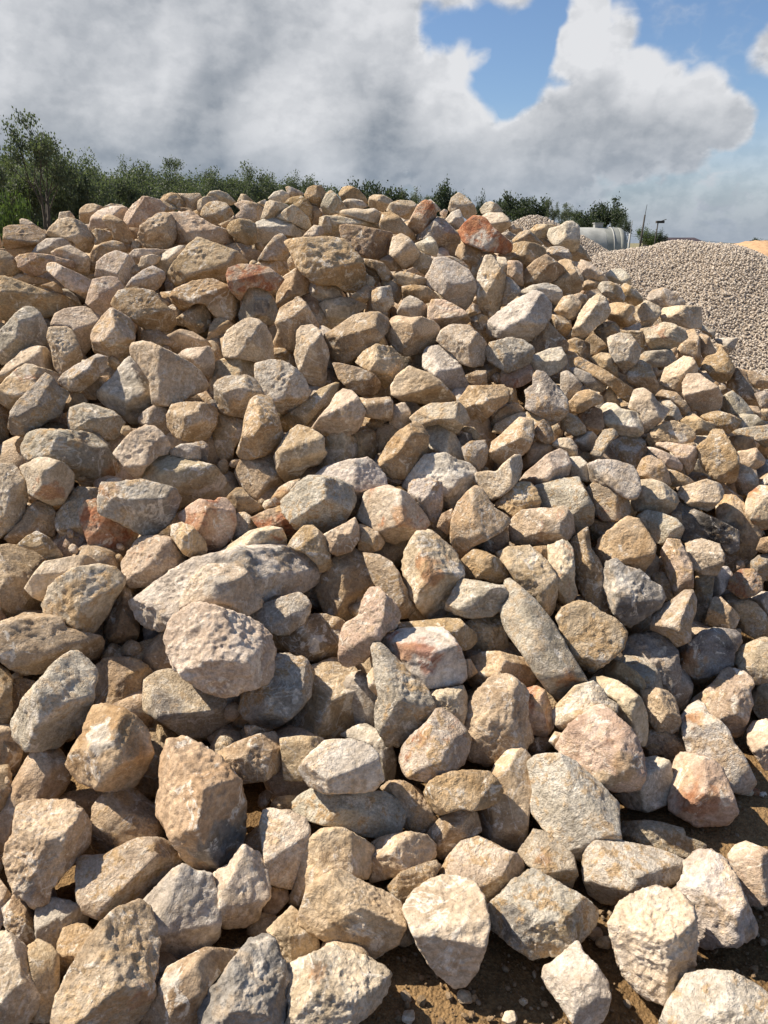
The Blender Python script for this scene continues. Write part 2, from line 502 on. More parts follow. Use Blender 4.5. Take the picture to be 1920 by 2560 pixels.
# ------------------------------------------------------------------ rock shape
def facet_cut(P, n, frac, wob, sd):
    """cut the star shaped body P by a plane facing n, keeping frac of its reach"""
    s = P @ n
    dmax = s.max()
    d = dmax * frac
    dd = d * (1 + wob * vnoise(P / (dmax + 1e-6) * 2.6 + sd, int(sd * 7) & 1023))
    k = np.where(s > dd, dd / np.maximum(s, 1e-6), 1.0)
    return P * k[:, None]
def rock_body(poly, basis, depth, rng, sub, crisp=1.0, cuts=None):
    """poly: 2-D outline (m,2) about its centre in the plane of basis r,u ; f points away from the viewer"""
    r, u, f = basis
    S, F, nb = ico(sub)
    size = math.sqrt(abs(0.5 * (np.dot(poly[:, 0], np.roll(poly[:, 1], -1)) - np.dot(poly[:, 1], np.roll(poly[:, 0], -1)))))
    half = np.array([np.abs(poly[:, 0]).mean(), np.abs(poly[:, 1]).mean(), depth * 0.32])
    half = np.maximum(half, 0.45 * half.max())
    D = S * half
    D /= np.linalg.norm(D, axis=1)[:, None]
    th = np.arctan2(D[:, 1], D[:, 0])
    cx, sy = np.cos(th), np.sin(th)
    # distance to the outline along each heading
    rho = np.zeros(len(S))
    m = len(poly)
    for i in range(m):
        a = poly[i]; b = poly[(i + 1) % m]
        e = b - a
        den = cx * e[1] - sy * e[0]
        den = np.where(np.abs(den) < 1e-9, 1e-9, den)
        t = (a[0] * e[1] - a[1] * e[0]) / den
        w = (a[0] * sy - a[1] * cx) / den
        ok = (t > 0) & (w >= -1e-6) & (w <= 1 + 1e-6)
        rho = np.where(ok & (t > rho), t, rho)
    rho = np.where(rho <= 0, size * 0.4, rho)
    lat = np.hypot(D[:, 0], D[:, 1])
    rr_ = np.minimum(rho / np.maximum(lat, 1e-6), depth * 0.5 / np.maximum(np.abs(D[:, 2]), 1e-6))
    L = D * rr_[:, None]                      # z toward the viewer
    P = L[:, :1] * r + L[:, 1:2] * u - L[:, 2:3] * f
    # broken facets: planes through points near the crown of the side that is seen
    sd = rng.uniform(0, 40)
    if cuts is None:
        cuts = []
        nf = rng.choice((2, 3, 3, 4, 4))
        az0 = rng.uniform(0, 6.283)
        for k in range(nf):
            az = az0 + 6.283 * k / nf + rng.uniform(-.35, .35)
            tilt = math.radians(rng.uniform(28, 60))
            n = -f * math.cos(tilt) + (math.cos(az) * r + math.sin(az) * u) * math.sin(tilt)
            apex = -f * depth * 0.5 * rng.uniform(.62, .98) + (r * rng.uniform(-.16, .16) + u * rng.uniform(-.16, .16)) * size
            cuts.append((n, max(float(n @ apex), 0.17 * size)))
        if rng.random() < .65:      # one broad flat break
            tilt = math.radians(rng.uniform(4, 26)); az = rng.uniform(0, 6.283)
            n = -f * math.cos(tilt) + (math.cos(az) * r + math.sin(az) * u) * math.sin(tilt)
            cuts.append((n, depth * 0.5 * rng.uniform(.55, .80)))
        n = np.array([rng.uniform(-.3, .3), rng.uniform(-.2, .4), 1.0]); n /= np.linalg.norm(n)
        cuts.append((n, float((P @ n).max()) * rng.uniform(.72, .95)))
        for k in range(2):          # knocked corners
            az = rng.uniform(0, 6.283); tilt = math.radians(rng.uniform(62, 80))
            n = -f * math.cos(tilt) + (math.cos(az) * r + math.sin(az) * u) * math.sin(tilt)
            cuts.append((n, float((P @ n).max()) * rng.uniform(.88, .96)))
        for k in range(4):          # far side
            az = rng.uniform(0, 6.283); tilt = math.radians(rng.uniform(15, 65))
            n = f * math.cos(tilt) + (math.cos(az) * r + math.sin(az) * u) * math.sin(tilt)
            cuts.append((n, float((P @ n).max()) * rng.uniform(.62, .85)))
    rim = poly[:, :1] * r + poly[:, 1:] * u
    for i, (n, d) in enumerate(cuts):
        d = max(d, 0.955 * float((rim @ n).max()))     # leave the outline standing
        s = P @ n
        dd = d * (1 + 0.030 * vnoise(P / size * 2.2 + sd + i, int(sd * 7 + i) & 1023) + 0.012 * vnoise(P / size * 7.0 + sd + i, int(sd * 5 + i) & 1023))
        kk = np.where(s > dd, dd / np.maximum(s, 1e-6), 1.0)
        P = P * kk[:, None]
    for k in range(1 if sub < 6 else 2):
        w_ = 0.16 if sub < 5 else 0.26
        P = P * (1 - w_) + P[nb].mean(1) * w_
    # surface relief
    q = P / size
    N = P / (np.linalg.norm(P, axis=1)[:, None] + 1e-9)
    s0 = rng.randint(0, 9999)
    lo = fbm(q * 2.3 + sd, s0, 2) * 0.012
    rough = rng.uniform(.35, 1.25)
    md = (0.5 - np.abs(fbm(q * 6.0 + sd, s0 + 11, 3))) * 0.030 * rough
    hi = fbm(q * 17 + sd, s0 + 29, 3, 0.6) * (0.013 if sub > 4 else 0.006) * rough
    chip = np.maximum(0, vnoise(q * np.array([4.0, 9.0, 6.0]) + sd, s0 + 50) - 0.5) * -0.03
    P = P + N * ((lo + md + hi + chip) * size * crisp)[:, None]
    return P, F

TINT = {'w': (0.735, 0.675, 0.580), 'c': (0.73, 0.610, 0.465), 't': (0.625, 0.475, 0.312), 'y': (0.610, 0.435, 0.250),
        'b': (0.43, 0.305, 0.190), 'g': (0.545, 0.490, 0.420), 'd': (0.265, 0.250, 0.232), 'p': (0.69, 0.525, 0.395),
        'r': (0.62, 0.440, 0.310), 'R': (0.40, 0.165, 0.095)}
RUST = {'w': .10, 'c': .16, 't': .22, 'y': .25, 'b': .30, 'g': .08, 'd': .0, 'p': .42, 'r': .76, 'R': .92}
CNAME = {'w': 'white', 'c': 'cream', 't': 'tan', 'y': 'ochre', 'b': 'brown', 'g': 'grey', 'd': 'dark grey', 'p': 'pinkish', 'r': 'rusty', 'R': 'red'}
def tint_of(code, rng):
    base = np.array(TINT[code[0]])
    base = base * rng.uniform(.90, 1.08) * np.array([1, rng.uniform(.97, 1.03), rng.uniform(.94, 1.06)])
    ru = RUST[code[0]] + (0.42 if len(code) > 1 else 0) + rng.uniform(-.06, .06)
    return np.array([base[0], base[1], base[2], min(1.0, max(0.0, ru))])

# traced outlines: colour code, overlap order, photo pixel outline ; label
ROCKS = """
c 2 195,2147 211,2139 263,2138 342,2099 398,2099 438,2115 456,2139 446,2167 402,2206 350,2250 302,2274 267,2298 215,2278 199,2250 194,2194;cream rock, smooth topped, wedged across gaps near the pile foot
t 3 147,2489 171,2441 207,2377 247,2322 286,2282 342,2258 370,2274 382,2314 392,2361 382,2429 378,2489 358,2537 326,2572 294,2600 159,2600 137,2568;big pinkish tan rock tapering up to a rounded point
y 2 145,2358 159,2322 191,2310 215,2314 237,2334 223,2377 191,2429 151,2465 144,2417;ochre rock upright behind the big pinkish tan pointed rock
g 1 95,2250 135,2245 171,2254 207,2270 219,2294 215,2322 187,2338 147,2373 115,2373 97,2358 88,2294;small bluish grey block with a dusty tan top
g 1 358,2258 398,2214 438,2175 458,2163 485,2178 525,2186 537,2226 551,2250 545,2338 521,2361 477,2389 422,2395 390,2385 378,2318;large grey faceted rock with a clean vertical edge
c 0 533,2186 573,2163 605,2115 637,2131 668,2147 672,2242 652,2266 644,2294 613,2314 565,2320 551,2306 549,2258
y 3 406,1900 422,1860 458,1844 509,1872 549,1900 573,1924 597,1956 611,2007 607,2067 597,2147 521,2180 477,2171 458,2139 434,2099 398,2039 393,2003 404,1972;tall yellowish tan rock with a dark flint patch at its lower corner
t 1 217,2075 233,2047 233,2019 255,1992 306,1956 338,1976 382,2011 402,2051 422,2087 430,2111 382,2123 263,2139 235,2123;greyish tan pyramid shaped rock with a blunt peak
t 2 42,2019 72,2007 131,2003 175,2009 207,2039 221,2059 221,2107 191,2147 159,2178 127,2218 123,2250 84,2266 40,2230 20,2175 14,2147 20,2115 36,2091 38,2055;broad crumbly tan rock narrowing to a foot
t 1 0,2019 16,1984 36,1952 60,1908 80,1876 119,1850 151,1884 171,1944 159,1976 131,2003 72,2007 40,2023 28,2107 4,2186 -24,2186 -24,2059;tan rock with a pointed ridge behind the broad crumbly tan rock
t 2 -24,1936 0,1930 16,1940 28,1960 12,1992 0,2003 -24,2003
t 0 147,1995 175,1980 231,1972 263,1978 255,2019 231,2055 203,2035 175,2007
c 1 -16,2334 16,2334 44,2354 72,2381 82,2413 78,2445 101,2493 95,2521 64,2560 24,2572 -24,2572
c 3 -8,2552 16,2544 36,2546 48,2568 24,2588 -8,2584
c 1 -24,2194 0,2200 24,2234 28,2258 12,2298 0,2322 -24,2322
t 0 68,2373 95,2350 131,2373 147,2397 147,2497 131,2552 72,2552 95,2497 80,2437
b 0 12,2310 32,2238 80,2266 90,2298 95,2350 64,2369 24,2330;dark brown conglomerate rock full of pebbles in a hollow
b 1 354,2556 382,2489 422,2421 509,2373 569,2375 589,2385 581,2405 529,2457 505,2497 497,2544 469,2600 358,2600;long brown rock with white streaks
d 3 497,2521 499,2497 550,2453 594,2393 622,2354 662,2340 690,2358 706,2405 722,2437 727,2537 710,2568 670,2608 511,2608;dark grey sharp ridged rock with a light crest at the pile foot
c 2 716,2415 761,2397 837,2367 853,2377 916,2397 968,2429 975,2441 956,2489 924,2529 885,2556 853,2600 702,2600 727,2537 723,2449;wide pale rock on bare dirt beside the dark grey ridged rock
t 3 753,2290 765,2254 781,2218 813,2194 853,2180 877,2192 928,2218 980,2238 1000,2258 1006,2282 1006,2318 988,2361 956,2377 928,2391 885,2383 837,2361 781,2330 755,2314;big rounded tan rock with a central ridge at the pile foot
c 3 1014,2278 1028,2246 1068,2210 1107,2192 1143,2196 1183,2210 1203,2246 1217,2314 1207,2369 1191,2421 1163,2459 1131,2463 1091,2425 1052,2365 1032,2318;cream triangular rock standing on its point on the dirt
c 2 1101,2186 1119,2147 1155,2107 1195,2093 1227,2107 1263,2127 1292,2135 1311,2167 1286,2214 1259,2238 1215,2268 1195,2238 1167,2202;smooth pinkish tan rock with a flat sunlit top
w 2 734,2007 757,1988 785,1972 821,1980 908,1980 960,1980 992,1999 1014,2031 1004,2059 996,2095 956,2098 908,2087 861,2071 801,2059 761,2047 737,2027;long flat grey white rock lying under another white one
t 1 948,1972 976,1952 1012,1956 1044,1972 1064,1999 1080,2031 1097,2047 1084,2071 1056,2083 1008,2067 1014,2031 988,1995
y 3 1064,1980 1080,1952 1119,1932 1175,1930 1219,1930 1239,1948 1255,1976 1247,1999 1215,2019 1179,2025 1151,2019 1103,2037 1080,2023;flat ochre loaf shaped rock over a dark gap
t 2 1195,2031 1219,1972 1235,1916 1267,1876 1306,1868 1330,1900 1337,1940 1334,1980 1320,2031 1318,2079 1306,2115 1274,2135 1251,2127 1219,2103 1203,2075;tall brownish tan rock leaning beside the large white slab
c 2 650,2067 658,2027 678,2023 725,2031 761,2047 773,2075 767,2123 757,2171 729,2220 698,2214 670,2202 662,2139;pale upright block half lit along one edge
t 1 761,2107 805,2075 853,2071 893,2091 932,2115 936,2155 916,2198 869,2186 821,2194 761,2270 718,2250 749,2194
t 1 932,2107 968,2091 1020,2083 1064,2089 1086,2111 1084,2143 1052,2171 1000,2186 924,2208 936,2155
t 0 968,2218 1004,2182 1060,2159 1088,2151 1103,2167 1072,2214 1032,2246 1016,2270 988,2242
b -1 1068,2083 1099,2047 1147,2023 1191,2031 1203,2079 1159,2107 1119,2151 1084,2139
t 0 666,2326 706,2290 729,2268 761,2298 789,2338 801,2373 761,2397 714,2413 690,2358
t -1 654,2230 674,2214 718,2222 722,2250 682,2294 658,2290
t 0 984,2358 1008,2318 1016,2278 1032,2318 1040,2354 1012,2367
t 0 674,2015 694,1992 725,1988 753,1992 737,2015 761,2047 725,2031
w 2 1326,2023 1336,1980 1320,1908 1344,1892 1402,1890 1439,1908 1475,1940 1519,1980 1544,2007 1542,2059 1546,2099 1483,2091 1467,2115 1461,2155 1431,2139 1399,2111 1359,2067;large flat white slab tilted against the pile
g 1 1535,1984 1586,1976 1606,1900 1642,1892 1674,1908 1682,1960 1670,2011 1618,2029 1570,2019
p 3 1674,1999 1680,1972 1682,1924 1692,1892 1708,1880 1761,1890 1789,1908 1805,1924 1829,1988 1843,2027 1817,2059 1745,2063 1710,2043 1676,2023;pink speckled rock with rusty base on bare dirt
c 1 1544,2067 1562,2055 1618,2053 1658,2059 1706,2071 1710,2091 1737,2099 1761,2111 1759,2131 1729,2147 1670,2135 1618,2115 1554,2103;low flat cream rock on dirt behind the grey white wedge
w 3 1461,2155 1467,2115 1477,2095 1515,2091 1562,2107 1618,2117 1666,2131 1714,2155 1710,2186 1678,2214 1618,2222 1562,2246 1535,2260 1503,2254 1477,2234 1465,2202;grey white wedge shaped rock with scooped face
w 2 1682,2230 1710,2202 1712,2159 1745,2129 1781,2131 1817,2155 1837,2190 1853,2234 1873,2278 1893,2318 1881,2342 1837,2359 1765,2365 1733,2354 1737,2298 1718,2254;upright chalky white rock with a grey corner on the dirt
p 1 1821,2139 1841,2115 1865,2105 1897,2117 1936,2135 1948,2178 1944,2238 1912,2262 1873,2262 1853,2230 1837,2190;reddish tan rock on dirt behind the upright chalky white rock
c 3 1529,2314 1542,2282 1558,2254 1594,2234 1638,2220 1670,2230 1706,2246 1729,2270 1737,2310 1739,2369 1729,2425 1694,2473 1662,2503 1630,2497 1594,2473 1562,2433 1542,2377 1535,2346;big rounded cream boulder sitting on bare dirt
w 2 1216,2270 1252,2242 1284,2206 1332,2176 1375,2198 1427,2230 1475,2258 1493,2278 1483,2314 1451,2350 1411,2377 1332,2391 1296,2369 1260,2342 1224,2318;grey and yellowish mottled rock with a dark underside on the dirt
c 2 1296,2131 1320,2099 1336,2075 1367,2083 1399,2111 1431,2139 1441,2186 1425,2220 1391,2206 1340,2175 1312,2155;small cream rock with a pink stain below the large white slab
w 3 1363,2417 1387,2405 1419,2377 1445,2352 1459,2385 1491,2417 1515,2453 1523,2493 1511,2537 1491,2568 1435,2560 1411,2521 1375,2473 1359,2445;pinkish white shard with a sharp tip lying loose on dirt
w 3 1654,2560 1682,2497 1718,2441 1769,2429 1829,2435 1873,2457 1912,2481 1944,2513 1952,2568 1936,2616 1642,2616;large domed grey white rock alone on the dirt
c 3 108,1512 118,1491 124,1467 142,1452 187,1422 241,1413 286,1419 310,1446 304,1470 283,1500 271,1533 253,1555 238,1576 217,1583 181,1561 145,1545 115,1533;pale blunt rock overhanging a long tan rock
t 1 -30,1371 24,1365 66,1374 96,1386 116,1401 90,1431 72,1452 63,1479 87,1497 105,1506 105,1533 60,1542 6,1555 -30,1555;large plain tan rock beside the pale blunt rock
c 2 62,1470 75,1449 90,1428 112,1404 163,1395 208,1386 235,1404 250,1422 193,1434 136,1461 121,1491 108,1502 84,1491
t 2 -24,1567 0,1558 48,1545 112,1536 145,1548 163,1570 193,1579 238,1589 252,1607 241,1645 217,1651 169,1648 133,1669 90,1678 60,1680 24,1663 0,1642 -24,1633;long tan rock tapering to a blunt end
b 1 261,1579 262,1555 271,1524 289,1491 313,1458 329,1485 329,1509 341,1539 347,1576 338,1603 319,1618 298,1619 274,1603;brown pitted egg shaped rock in a hollow
t 0 244,1633 265,1621 347,1609 407,1588 422,1609 428,1651 383,1684 347,1651 271,1651
g -1 357,1573 368,1558 422,1570 407,1591 362,1606
w 3 32,1796 54,1765 60,1750 102,1705 121,1678 151,1651 169,1636 193,1631 211,1648 235,1672 240,1696 232,1720 226,1759 211,1808 181,1829 148,1865 87,1874 63,1871 33,1841 30,1814;pitted grey white oblong rock tilted on end
b 1 235,1672 262,1648 313,1646 347,1651 371,1669 383,1687 362,1717 362,1765 377,1793 356,1811 332,1793 286,1769 229,1765 226,1741
y 3 164,1910 187,1868 208,1838 217,1796 229,1769 262,1762 295,1770 332,1793 362,1826 377,1883 362,1922 341,1958 301,1979 241,1970 193,1949;big ochre tan rock split by a rough vertical edge
c 2 356,1717 365,1702 392,1684 425,1672 470,1693 512,1720 573,1734 609,1726 606,1759 585,1799 542,1823 512,1842 464,1844 437,1826 392,1796 365,1781 357,1750;banded cream rock with a grey edge under the biggest rounded boulder
c 4 417,1585 429,1552 462,1527 489,1512 519,1514 555,1527 607,1542 649,1561 673,1588 682,1612 688,1633 685,1675 667,1705 625,1717 579,1732 549,1734 510,1717 480,1696 444,1669 423,1633;biggest rounded pale tan boulder on the slope
t 0 381,1829 395,1799 422,1814 461,1844 443,1868 407,1898 404,1910 389,1877
b 1 -24,1669 0,1666 21,1678 32,1699 29,1741 32,1772 18,1814 -24,1820
t 1 -18,1823 9,1823 30,1835 45,1862 56,1874 48,1934 18,1943 -18,1922
b -1 30,1699 60,1696 90,1705 57,1750 51,1775 30,1784
g 2 622,1539 649,1515 691,1500 745,1482 763,1494 774,1515 769,1539 745,1570 718,1583 691,1586 670,1573 655,1558;grey rock tucked under the end of the long white slab
b 1 673,1585 718,1583 748,1561 769,1539 812,1538 848,1548 863,1558 852,1585 845,1645 812,1657 769,1648 721,1621;dark brown oval rock in deep shade
t 1 787,1458 812,1431 830,1401 854,1368 878,1365 902,1386 932,1398 950,1419 944,1443 932,1467 911,1488 899,1536 863,1548 815,1533 796,1494;brownish tan rock standing beyond the end of the long white slab
p 3 851,1585 866,1558 899,1539 905,1506 923,1473 950,1473 962,1491 986,1512 998,1539 989,1573 962,1579 947,1603 929,1633 911,1651 872,1665 846,1657 851,1621;knobbly orange tan rock pinched at the waist
g 3 599,1778 610,1729 673,1702 688,1636 727,1633 763,1648 784,1681 778,1711 775,1735 751,1769 715,1799 673,1827 637,1811;smooth lilac grey angular rock beside the biggest rounded boulder
t 2 697,1841 691,1820 775,1735 781,1666 836,1648 881,1663 902,1696 923,1738 902,1787 893,1823 842,1841 781,1838 736,1826;large dusty tan rock in shade behind the lilac grey angular rock
t 1 543,1883 585,1859 643,1838 685,1829 697,1856 706,1892 700,1922 661,1949 588,1958 567,1922
t 1 700,1847 751,1841 799,1844 815,1856 781,1880 757,1910 757,1946 709,1949 706,1892
w 3 750,1922 763,1901 815,1853 872,1847 917,1862 944,1886 950,1928 959,1949 932,1976 872,1981 815,1982 775,1964;rugged white rock stacked on a long flat one
g 2 845,1841 896,1814 917,1811 950,1829 977,1862 991,1892 986,1943 962,1958 950,1892 917,1859
t 0 516,1841 540,1823 582,1805 579,1835 561,1862 542,1882
t 0 917,1690 932,1669 950,1696 944,1741 923,1720
t 0 610,1814 637,1814 673,1829 619,1850
wr 3 953,1603 974,1588 1001,1573 1071,1570 1107,1570 1131,1597 1146,1621 1158,1657 1164,1693 1149,1708 1101,1716 1068,1719 1040,1705 1010,1666 980,1636 962,1621;white rock with a dark red stain across its face
y 2 971,1579 1010,1555 1071,1550 1119,1545 1149,1547 1161,1561 1188,1582 1191,1600 1173,1624 1155,1630 1131,1597 1107,1570 1040,1570;yellowish rock lying behind the white rock with the red stain
t 1 1161,1561 1185,1548 1239,1536 1260,1552 1266,1582 1271,1612 1251,1630 1173,1639 1191,1600
g 3 1114,1524 1122,1500 1146,1458 1158,1448 1197,1455 1239,1463 1282,1466 1288,1494 1283,1521 1251,1523 1230,1539 1182,1544 1146,1536;grey angular block with a pale notched top edge
cr 3 1007,1407 1022,1362 1049,1328 1077,1328 1113,1362 1140,1389 1158,1422 1155,1446 1137,1479 1122,1509 1107,1545 1077,1548 1052,1521 1031,1485 1013,1446;cream kite shaped rock with a rusty blush standing upright
t 2 908,1383 950,1390 980,1407 998,1434 1007,1458 1022,1479 1046,1512 1019,1542 995,1545 980,1509 950,1479 932,1452
g 3 1257,1458 1279,1449 1297,1464 1342,1506 1381,1555 1402,1591 1423,1627 1453,1675 1468,1699 1459,1711 1426,1735 1396,1747 1372,1726 1351,1696 1312,1636 1269,1579 1254,1530 1282,1494;long straight pale grey slab sliding down the slope
y 1 1167,1648 1209,1633 1248,1630 1282,1639 1321,1648 1345,1687 1333,1711 1312,1717 1251,1711 1197,1723 1167,1705 1191,1678
t 2 1155,1651 1176,1648 1194,1681 1164,1702
g 3 929,1621 941,1610 956,1615 974,1633 1010,1669 1031,1699 1065,1723 1083,1759 1089,1781 1068,1808 1049,1832 986,1866 968,1859 941,1808 938,1781 947,1741 941,1711 932,1651;tall pointed pale grey shard standing on end
c 1 1071,1729 1119,1723 1158,1714 1167,1741 1167,1775 1158,1814 1131,1793 1101,1775 1083,1756
cr 4 1001,1892 1007,1868 1028,1841 1068,1808 1089,1778 1110,1772 1128,1787 1143,1802 1164,1826 1175,1847 1167,1886 1155,1913 1122,1928 1095,1940 1071,1952 1022,1943 1007,1922;lumpy cream rock with an orange streak and narrow top
t 2 1167,1775 1179,1753 1206,1720 1239,1687 1275,1693 1309,1717 1319,1741 1316,1796 1330,1844 1312,1877 1269,1898 1221,1910 1179,1898 1165,1886 1175,1841 1161,1811;large olive tan rounded rock mostly in shade
r 1 1316,1723 1342,1716 1363,1729 1381,1778 1384,1814 1363,1844 1330,1835 1318,1796 1319,1741;rust brown upright rock in a gap below the long grey slab
b 0 1321,1868 1333,1835 1372,1844 1381,1862 1354,1886 1315,1892
t 0 1372,1853 1387,1829 1411,1835 1399,1859 1393,1874
t 3 1393,1548 1408,1524 1447,1503 1477,1512 1501,1533 1535,1548 1556,1570 1562,1585 1553,1618 1525,1645 1501,1663 1477,1680 1456,1666 1429,1627 1411,1585;large tan rock with a sunlit pink rim beside the long grey slab
d 3 1504,1446 1516,1407 1547,1400 1565,1422 1601,1428 1625,1452 1649,1464 1661,1494 1649,1515 1613,1539 1577,1564 1553,1552 1525,1515;dark charcoal grey rock with a pale cap
c 3 1626,1573 1631,1539 1655,1512 1682,1500 1709,1476 1733,1475 1740,1500 1739,1527 1727,1561 1727,1600 1691,1615 1673,1594 1646,1579;grey tan rock with a bright slanting peak
y 2 1625,1443 1643,1431 1670,1434 1679,1476 1685,1494 1661,1503 1658,1479 1631,1458
c 2 1739,1422 1761,1413 1782,1422 1785,1446 1779,1494 1767,1530 1761,1561 1742,1573 1727,1573 1739,1515 1739,1476;narrow upright pale rock behind the slanting peak
w 1 1782,1446 1788,1422 1818,1416 1833,1440 1824,1464 1800,1488 1779,1493
r 3 1818,1470 1827,1446 1848,1425 1884,1422 1902,1446 1905,1473 1884,1488 1854,1497;dark rusty red rock at the side of the pile
t 2 1761,1561 1770,1530 1782,1494 1803,1494 1821,1512 1842,1533 1849,1545 1836,1570 1806,1574
t 1 1809,1491 1827,1485 1869,1500 1890,1509 1914,1536 1926,1573 1917,1591 1890,1597 1842,1570 1849,1545
g 0 1869,1497 1902,1479 1929,1482 1932,1530 1914,1536 1890,1509
g 2 1559,1621 1577,1591 1631,1579 1658,1580 1673,1594 1679,1615 1691,1633 1699,1675 1700,1711 1696,1741 1688,1750 1655,1726 1613,1711 1589,1678 1562,1651;pinkish grey flat faced rock narrowing downwards
d 2 1688,1624 1721,1609 1752,1582 1782,1573 1842,1576 1859,1603 1848,1615 1833,1633 1830,1663 1806,1681 1767,1690 1742,1696 1706,1678 1694,1651;smooth flint grey wedge with fluted front
c 3 1833,1624 1872,1609 1908,1594 1950,1597 1956,1651 1944,1696 1890,1708 1866,1687 1836,1654;cream topped block beside the flint grey wedge
p 2 1718,1765 1736,1744 1767,1723 1788,1705 1806,1678 1824,1671 1857,1678 1881,1702 1883,1714 1872,1729 1880,1753 1869,1796 1857,1832 1836,1841 1812,1811 1782,1787 1752,1759;tall pinkish cream rock leaning behind a long white one
w 2 1705,1796 1721,1769 1745,1753 1764,1765 1770,1787 1797,1802 1821,1829 1830,1856 1854,1886 1872,1919 1889,1952 1868,1981 1842,1982 1797,1952 1721,1880 1709,1838;long lilac white rock running down to the dirt
t 2 1878,1729 1893,1705 1920,1699 1938,1711 1938,1796 1902,1802 1884,1775
p 3 1868,1826 1884,1805 1920,1800 1950,1808 1956,1892 1932,1934 1914,1928 1896,1898 1872,1862
p 4 1393,1874 1396,1853 1420,1823 1450,1796 1492,1765 1513,1769 1547,1802 1577,1829 1592,1853 1604,1892 1610,1934 1595,1970 1565,1976 1528,1973 1492,1952 1450,1922 1417,1904 1399,1889;large orange tan rock with a rough sunlit face
c 3 1381,1778 1402,1753 1438,1717 1483,1702 1507,1723 1516,1744 1544,1759 1538,1784 1516,1772 1492,1769 1444,1799 1405,1826 1387,1808
c 2 1465,1711 1483,1696 1510,1693 1547,1705 1580,1726 1601,1747 1616,1781 1620,1829 1613,1859 1598,1862 1571,1826 1541,1796 1547,1756
t 2 1507,1657 1525,1648 1556,1657 1589,1678 1610,1699 1613,1714 1601,1735 1577,1717 1547,1702 1513,1690
t 3 1601,1729 1637,1722 1667,1729 1685,1747 1700,1799 1694,1826 1676,1832 1640,1823 1619,1796 1616,1765
t 1 1601,1862 1619,1826 1649,1827 1697,1838 1715,1862 1717,1877 1694,1886 1676,1904 1655,1886 1607,1892
g 3 57,1117 69,1084 102,1074 169,1078 205,1080 241,1087 265,1108 271,1126 289,1159 313,1187 295,1200 262,1214 238,1221 199,1211 181,1181 145,1153 99,1144 78,1153 63,1135;large blue grey rock with an ochre corner
y 2 38,1105 60,1087 99,1060 145,1054 175,1075 145,1093 102,1108 90,1138 72,1153 45,1129
c 3 50,1168 78,1156 90,1144 121,1147 157,1159 184,1184 181,1217 157,1259 130,1262 72,1232 69,1205;cream fist shaped rock below the large blue grey one
c 2 -24,1162 0,1161 33,1161 48,1178 69,1211 71,1235 57,1289 45,1310 18,1328 0,1343 -24,1343;large smooth pale tan rock beside the cream fist shaped rock
t 1 12,1343 54,1301 72,1268 96,1250 118,1250 136,1277 140,1301 136,1340 115,1337 93,1331 60,1346 36,1364
t 2 42,1364 69,1340 93,1328 124,1346 145,1370 160,1395 136,1404 115,1395 87,1376
r 2 197,1283 214,1253 244,1250 250,1283 289,1304 332,1325 353,1346 325,1364 304,1392 301,1419 277,1425 250,1419 232,1389 217,1346 205,1310;rust red and cream rock under a flat grey one
g 3 244,1253 250,1229 259,1208 301,1208 347,1203 392,1211 434,1223 451,1247 437,1277 422,1310 392,1331 371,1342 344,1328 301,1304 259,1289 246,1271;flat grey rock with an orange corner lying on the rust red rock
t 1 140,1310 142,1289 169,1250 193,1220 247,1223 244,1253 223,1283 217,1325 223,1364 202,1367 169,1349 148,1328
c 2 353,1190 365,1168 392,1140 437,1143 500,1156 530,1162 558,1193 576,1223 564,1247 530,1253 482,1259 446,1271 422,1247 356,1205;broad cream rock with a flat sunlit top behind the flat grey one
c 3 285,1132 301,1114 329,1084 362,1066 386,1069 410,1090 426,1117 422,1135 392,1140 365,1165 350,1200 325,1181 307,1156;pale faceted rock next to the large blue grey one
w 2 426,1126 452,1111 482,1108 500,1119 502,1147 470,1147 428,1138
g 1 483,1108 507,1102 522,1114 518,1156 501,1153
p 2 306,1410 322,1382 341,1355 356,1343 404,1343 434,1349 452,1373 476,1401 431,1428 392,1458 332,1467 313,1455;pinkish cream rock between the rust red rock and the long white slab
y 3 428,1340 431,1313 455,1307 482,1319 512,1352 517,1376 506,1392 482,1395 458,1382;small olive spongy rock below the orange rust lump
r 2 447,1289 474,1265 501,1250 537,1256 543,1247 564,1247 585,1271 590,1307 579,1343 552,1370 519,1385 510,1358 486,1322 462,1319;orange rust coloured lump with white specks
c 1 579,1355 588,1283 610,1279 646,1307 649,1322 625,1331
b 0 567,1244 592,1220 607,1220 625,1244 655,1265 658,1277 625,1283 592,1283
t 1 587,1181 601,1153 637,1132 676,1131 688,1159 697,1193 712,1208 691,1235 658,1253 631,1241 601,1214
t 3 688,1141 703,1111 718,1084 745,1063 781,1075 807,1096 805,1120 813,1132 796,1159 769,1165 745,1193 718,1206 697,1181;dusty tan rock with a shadow across its head above the grey white mound
c 2 796,1175 790,1162 812,1135 805,1108 830,1075 866,1084 893,1099 897,1117 887,1141 842,1159
t 1 878,1090 896,1069 917,1066 938,1084 944,1111 935,1144 902,1147 881,1144 897,1111
t 0 941,1078 956,1060 986,1060 1001,1078 980,1105 959,1126 941,1135
w 2 787,1190 818,1165 866,1153 920,1146 944,1165 962,1190 965,1214 923,1223 902,1265 875,1280 884,1229 836,1202;light grey rock lying behind the grey white mound
w 3 703,1253 721,1238 754,1205 778,1190 805,1193 842,1199 881,1217 887,1244 869,1283 851,1310 809,1333 781,1316 742,1322 709,1280;grey white mound shaped rock veined with yellow
r 2 628,1295 661,1280 703,1265 730,1298 742,1328 727,1349 703,1331 676,1322 649,1319;white rock with a rusty red underside below the grey white mound
c 2 659,1274 673,1253 697,1220 721,1205 754,1196 748,1211 709,1250 703,1262
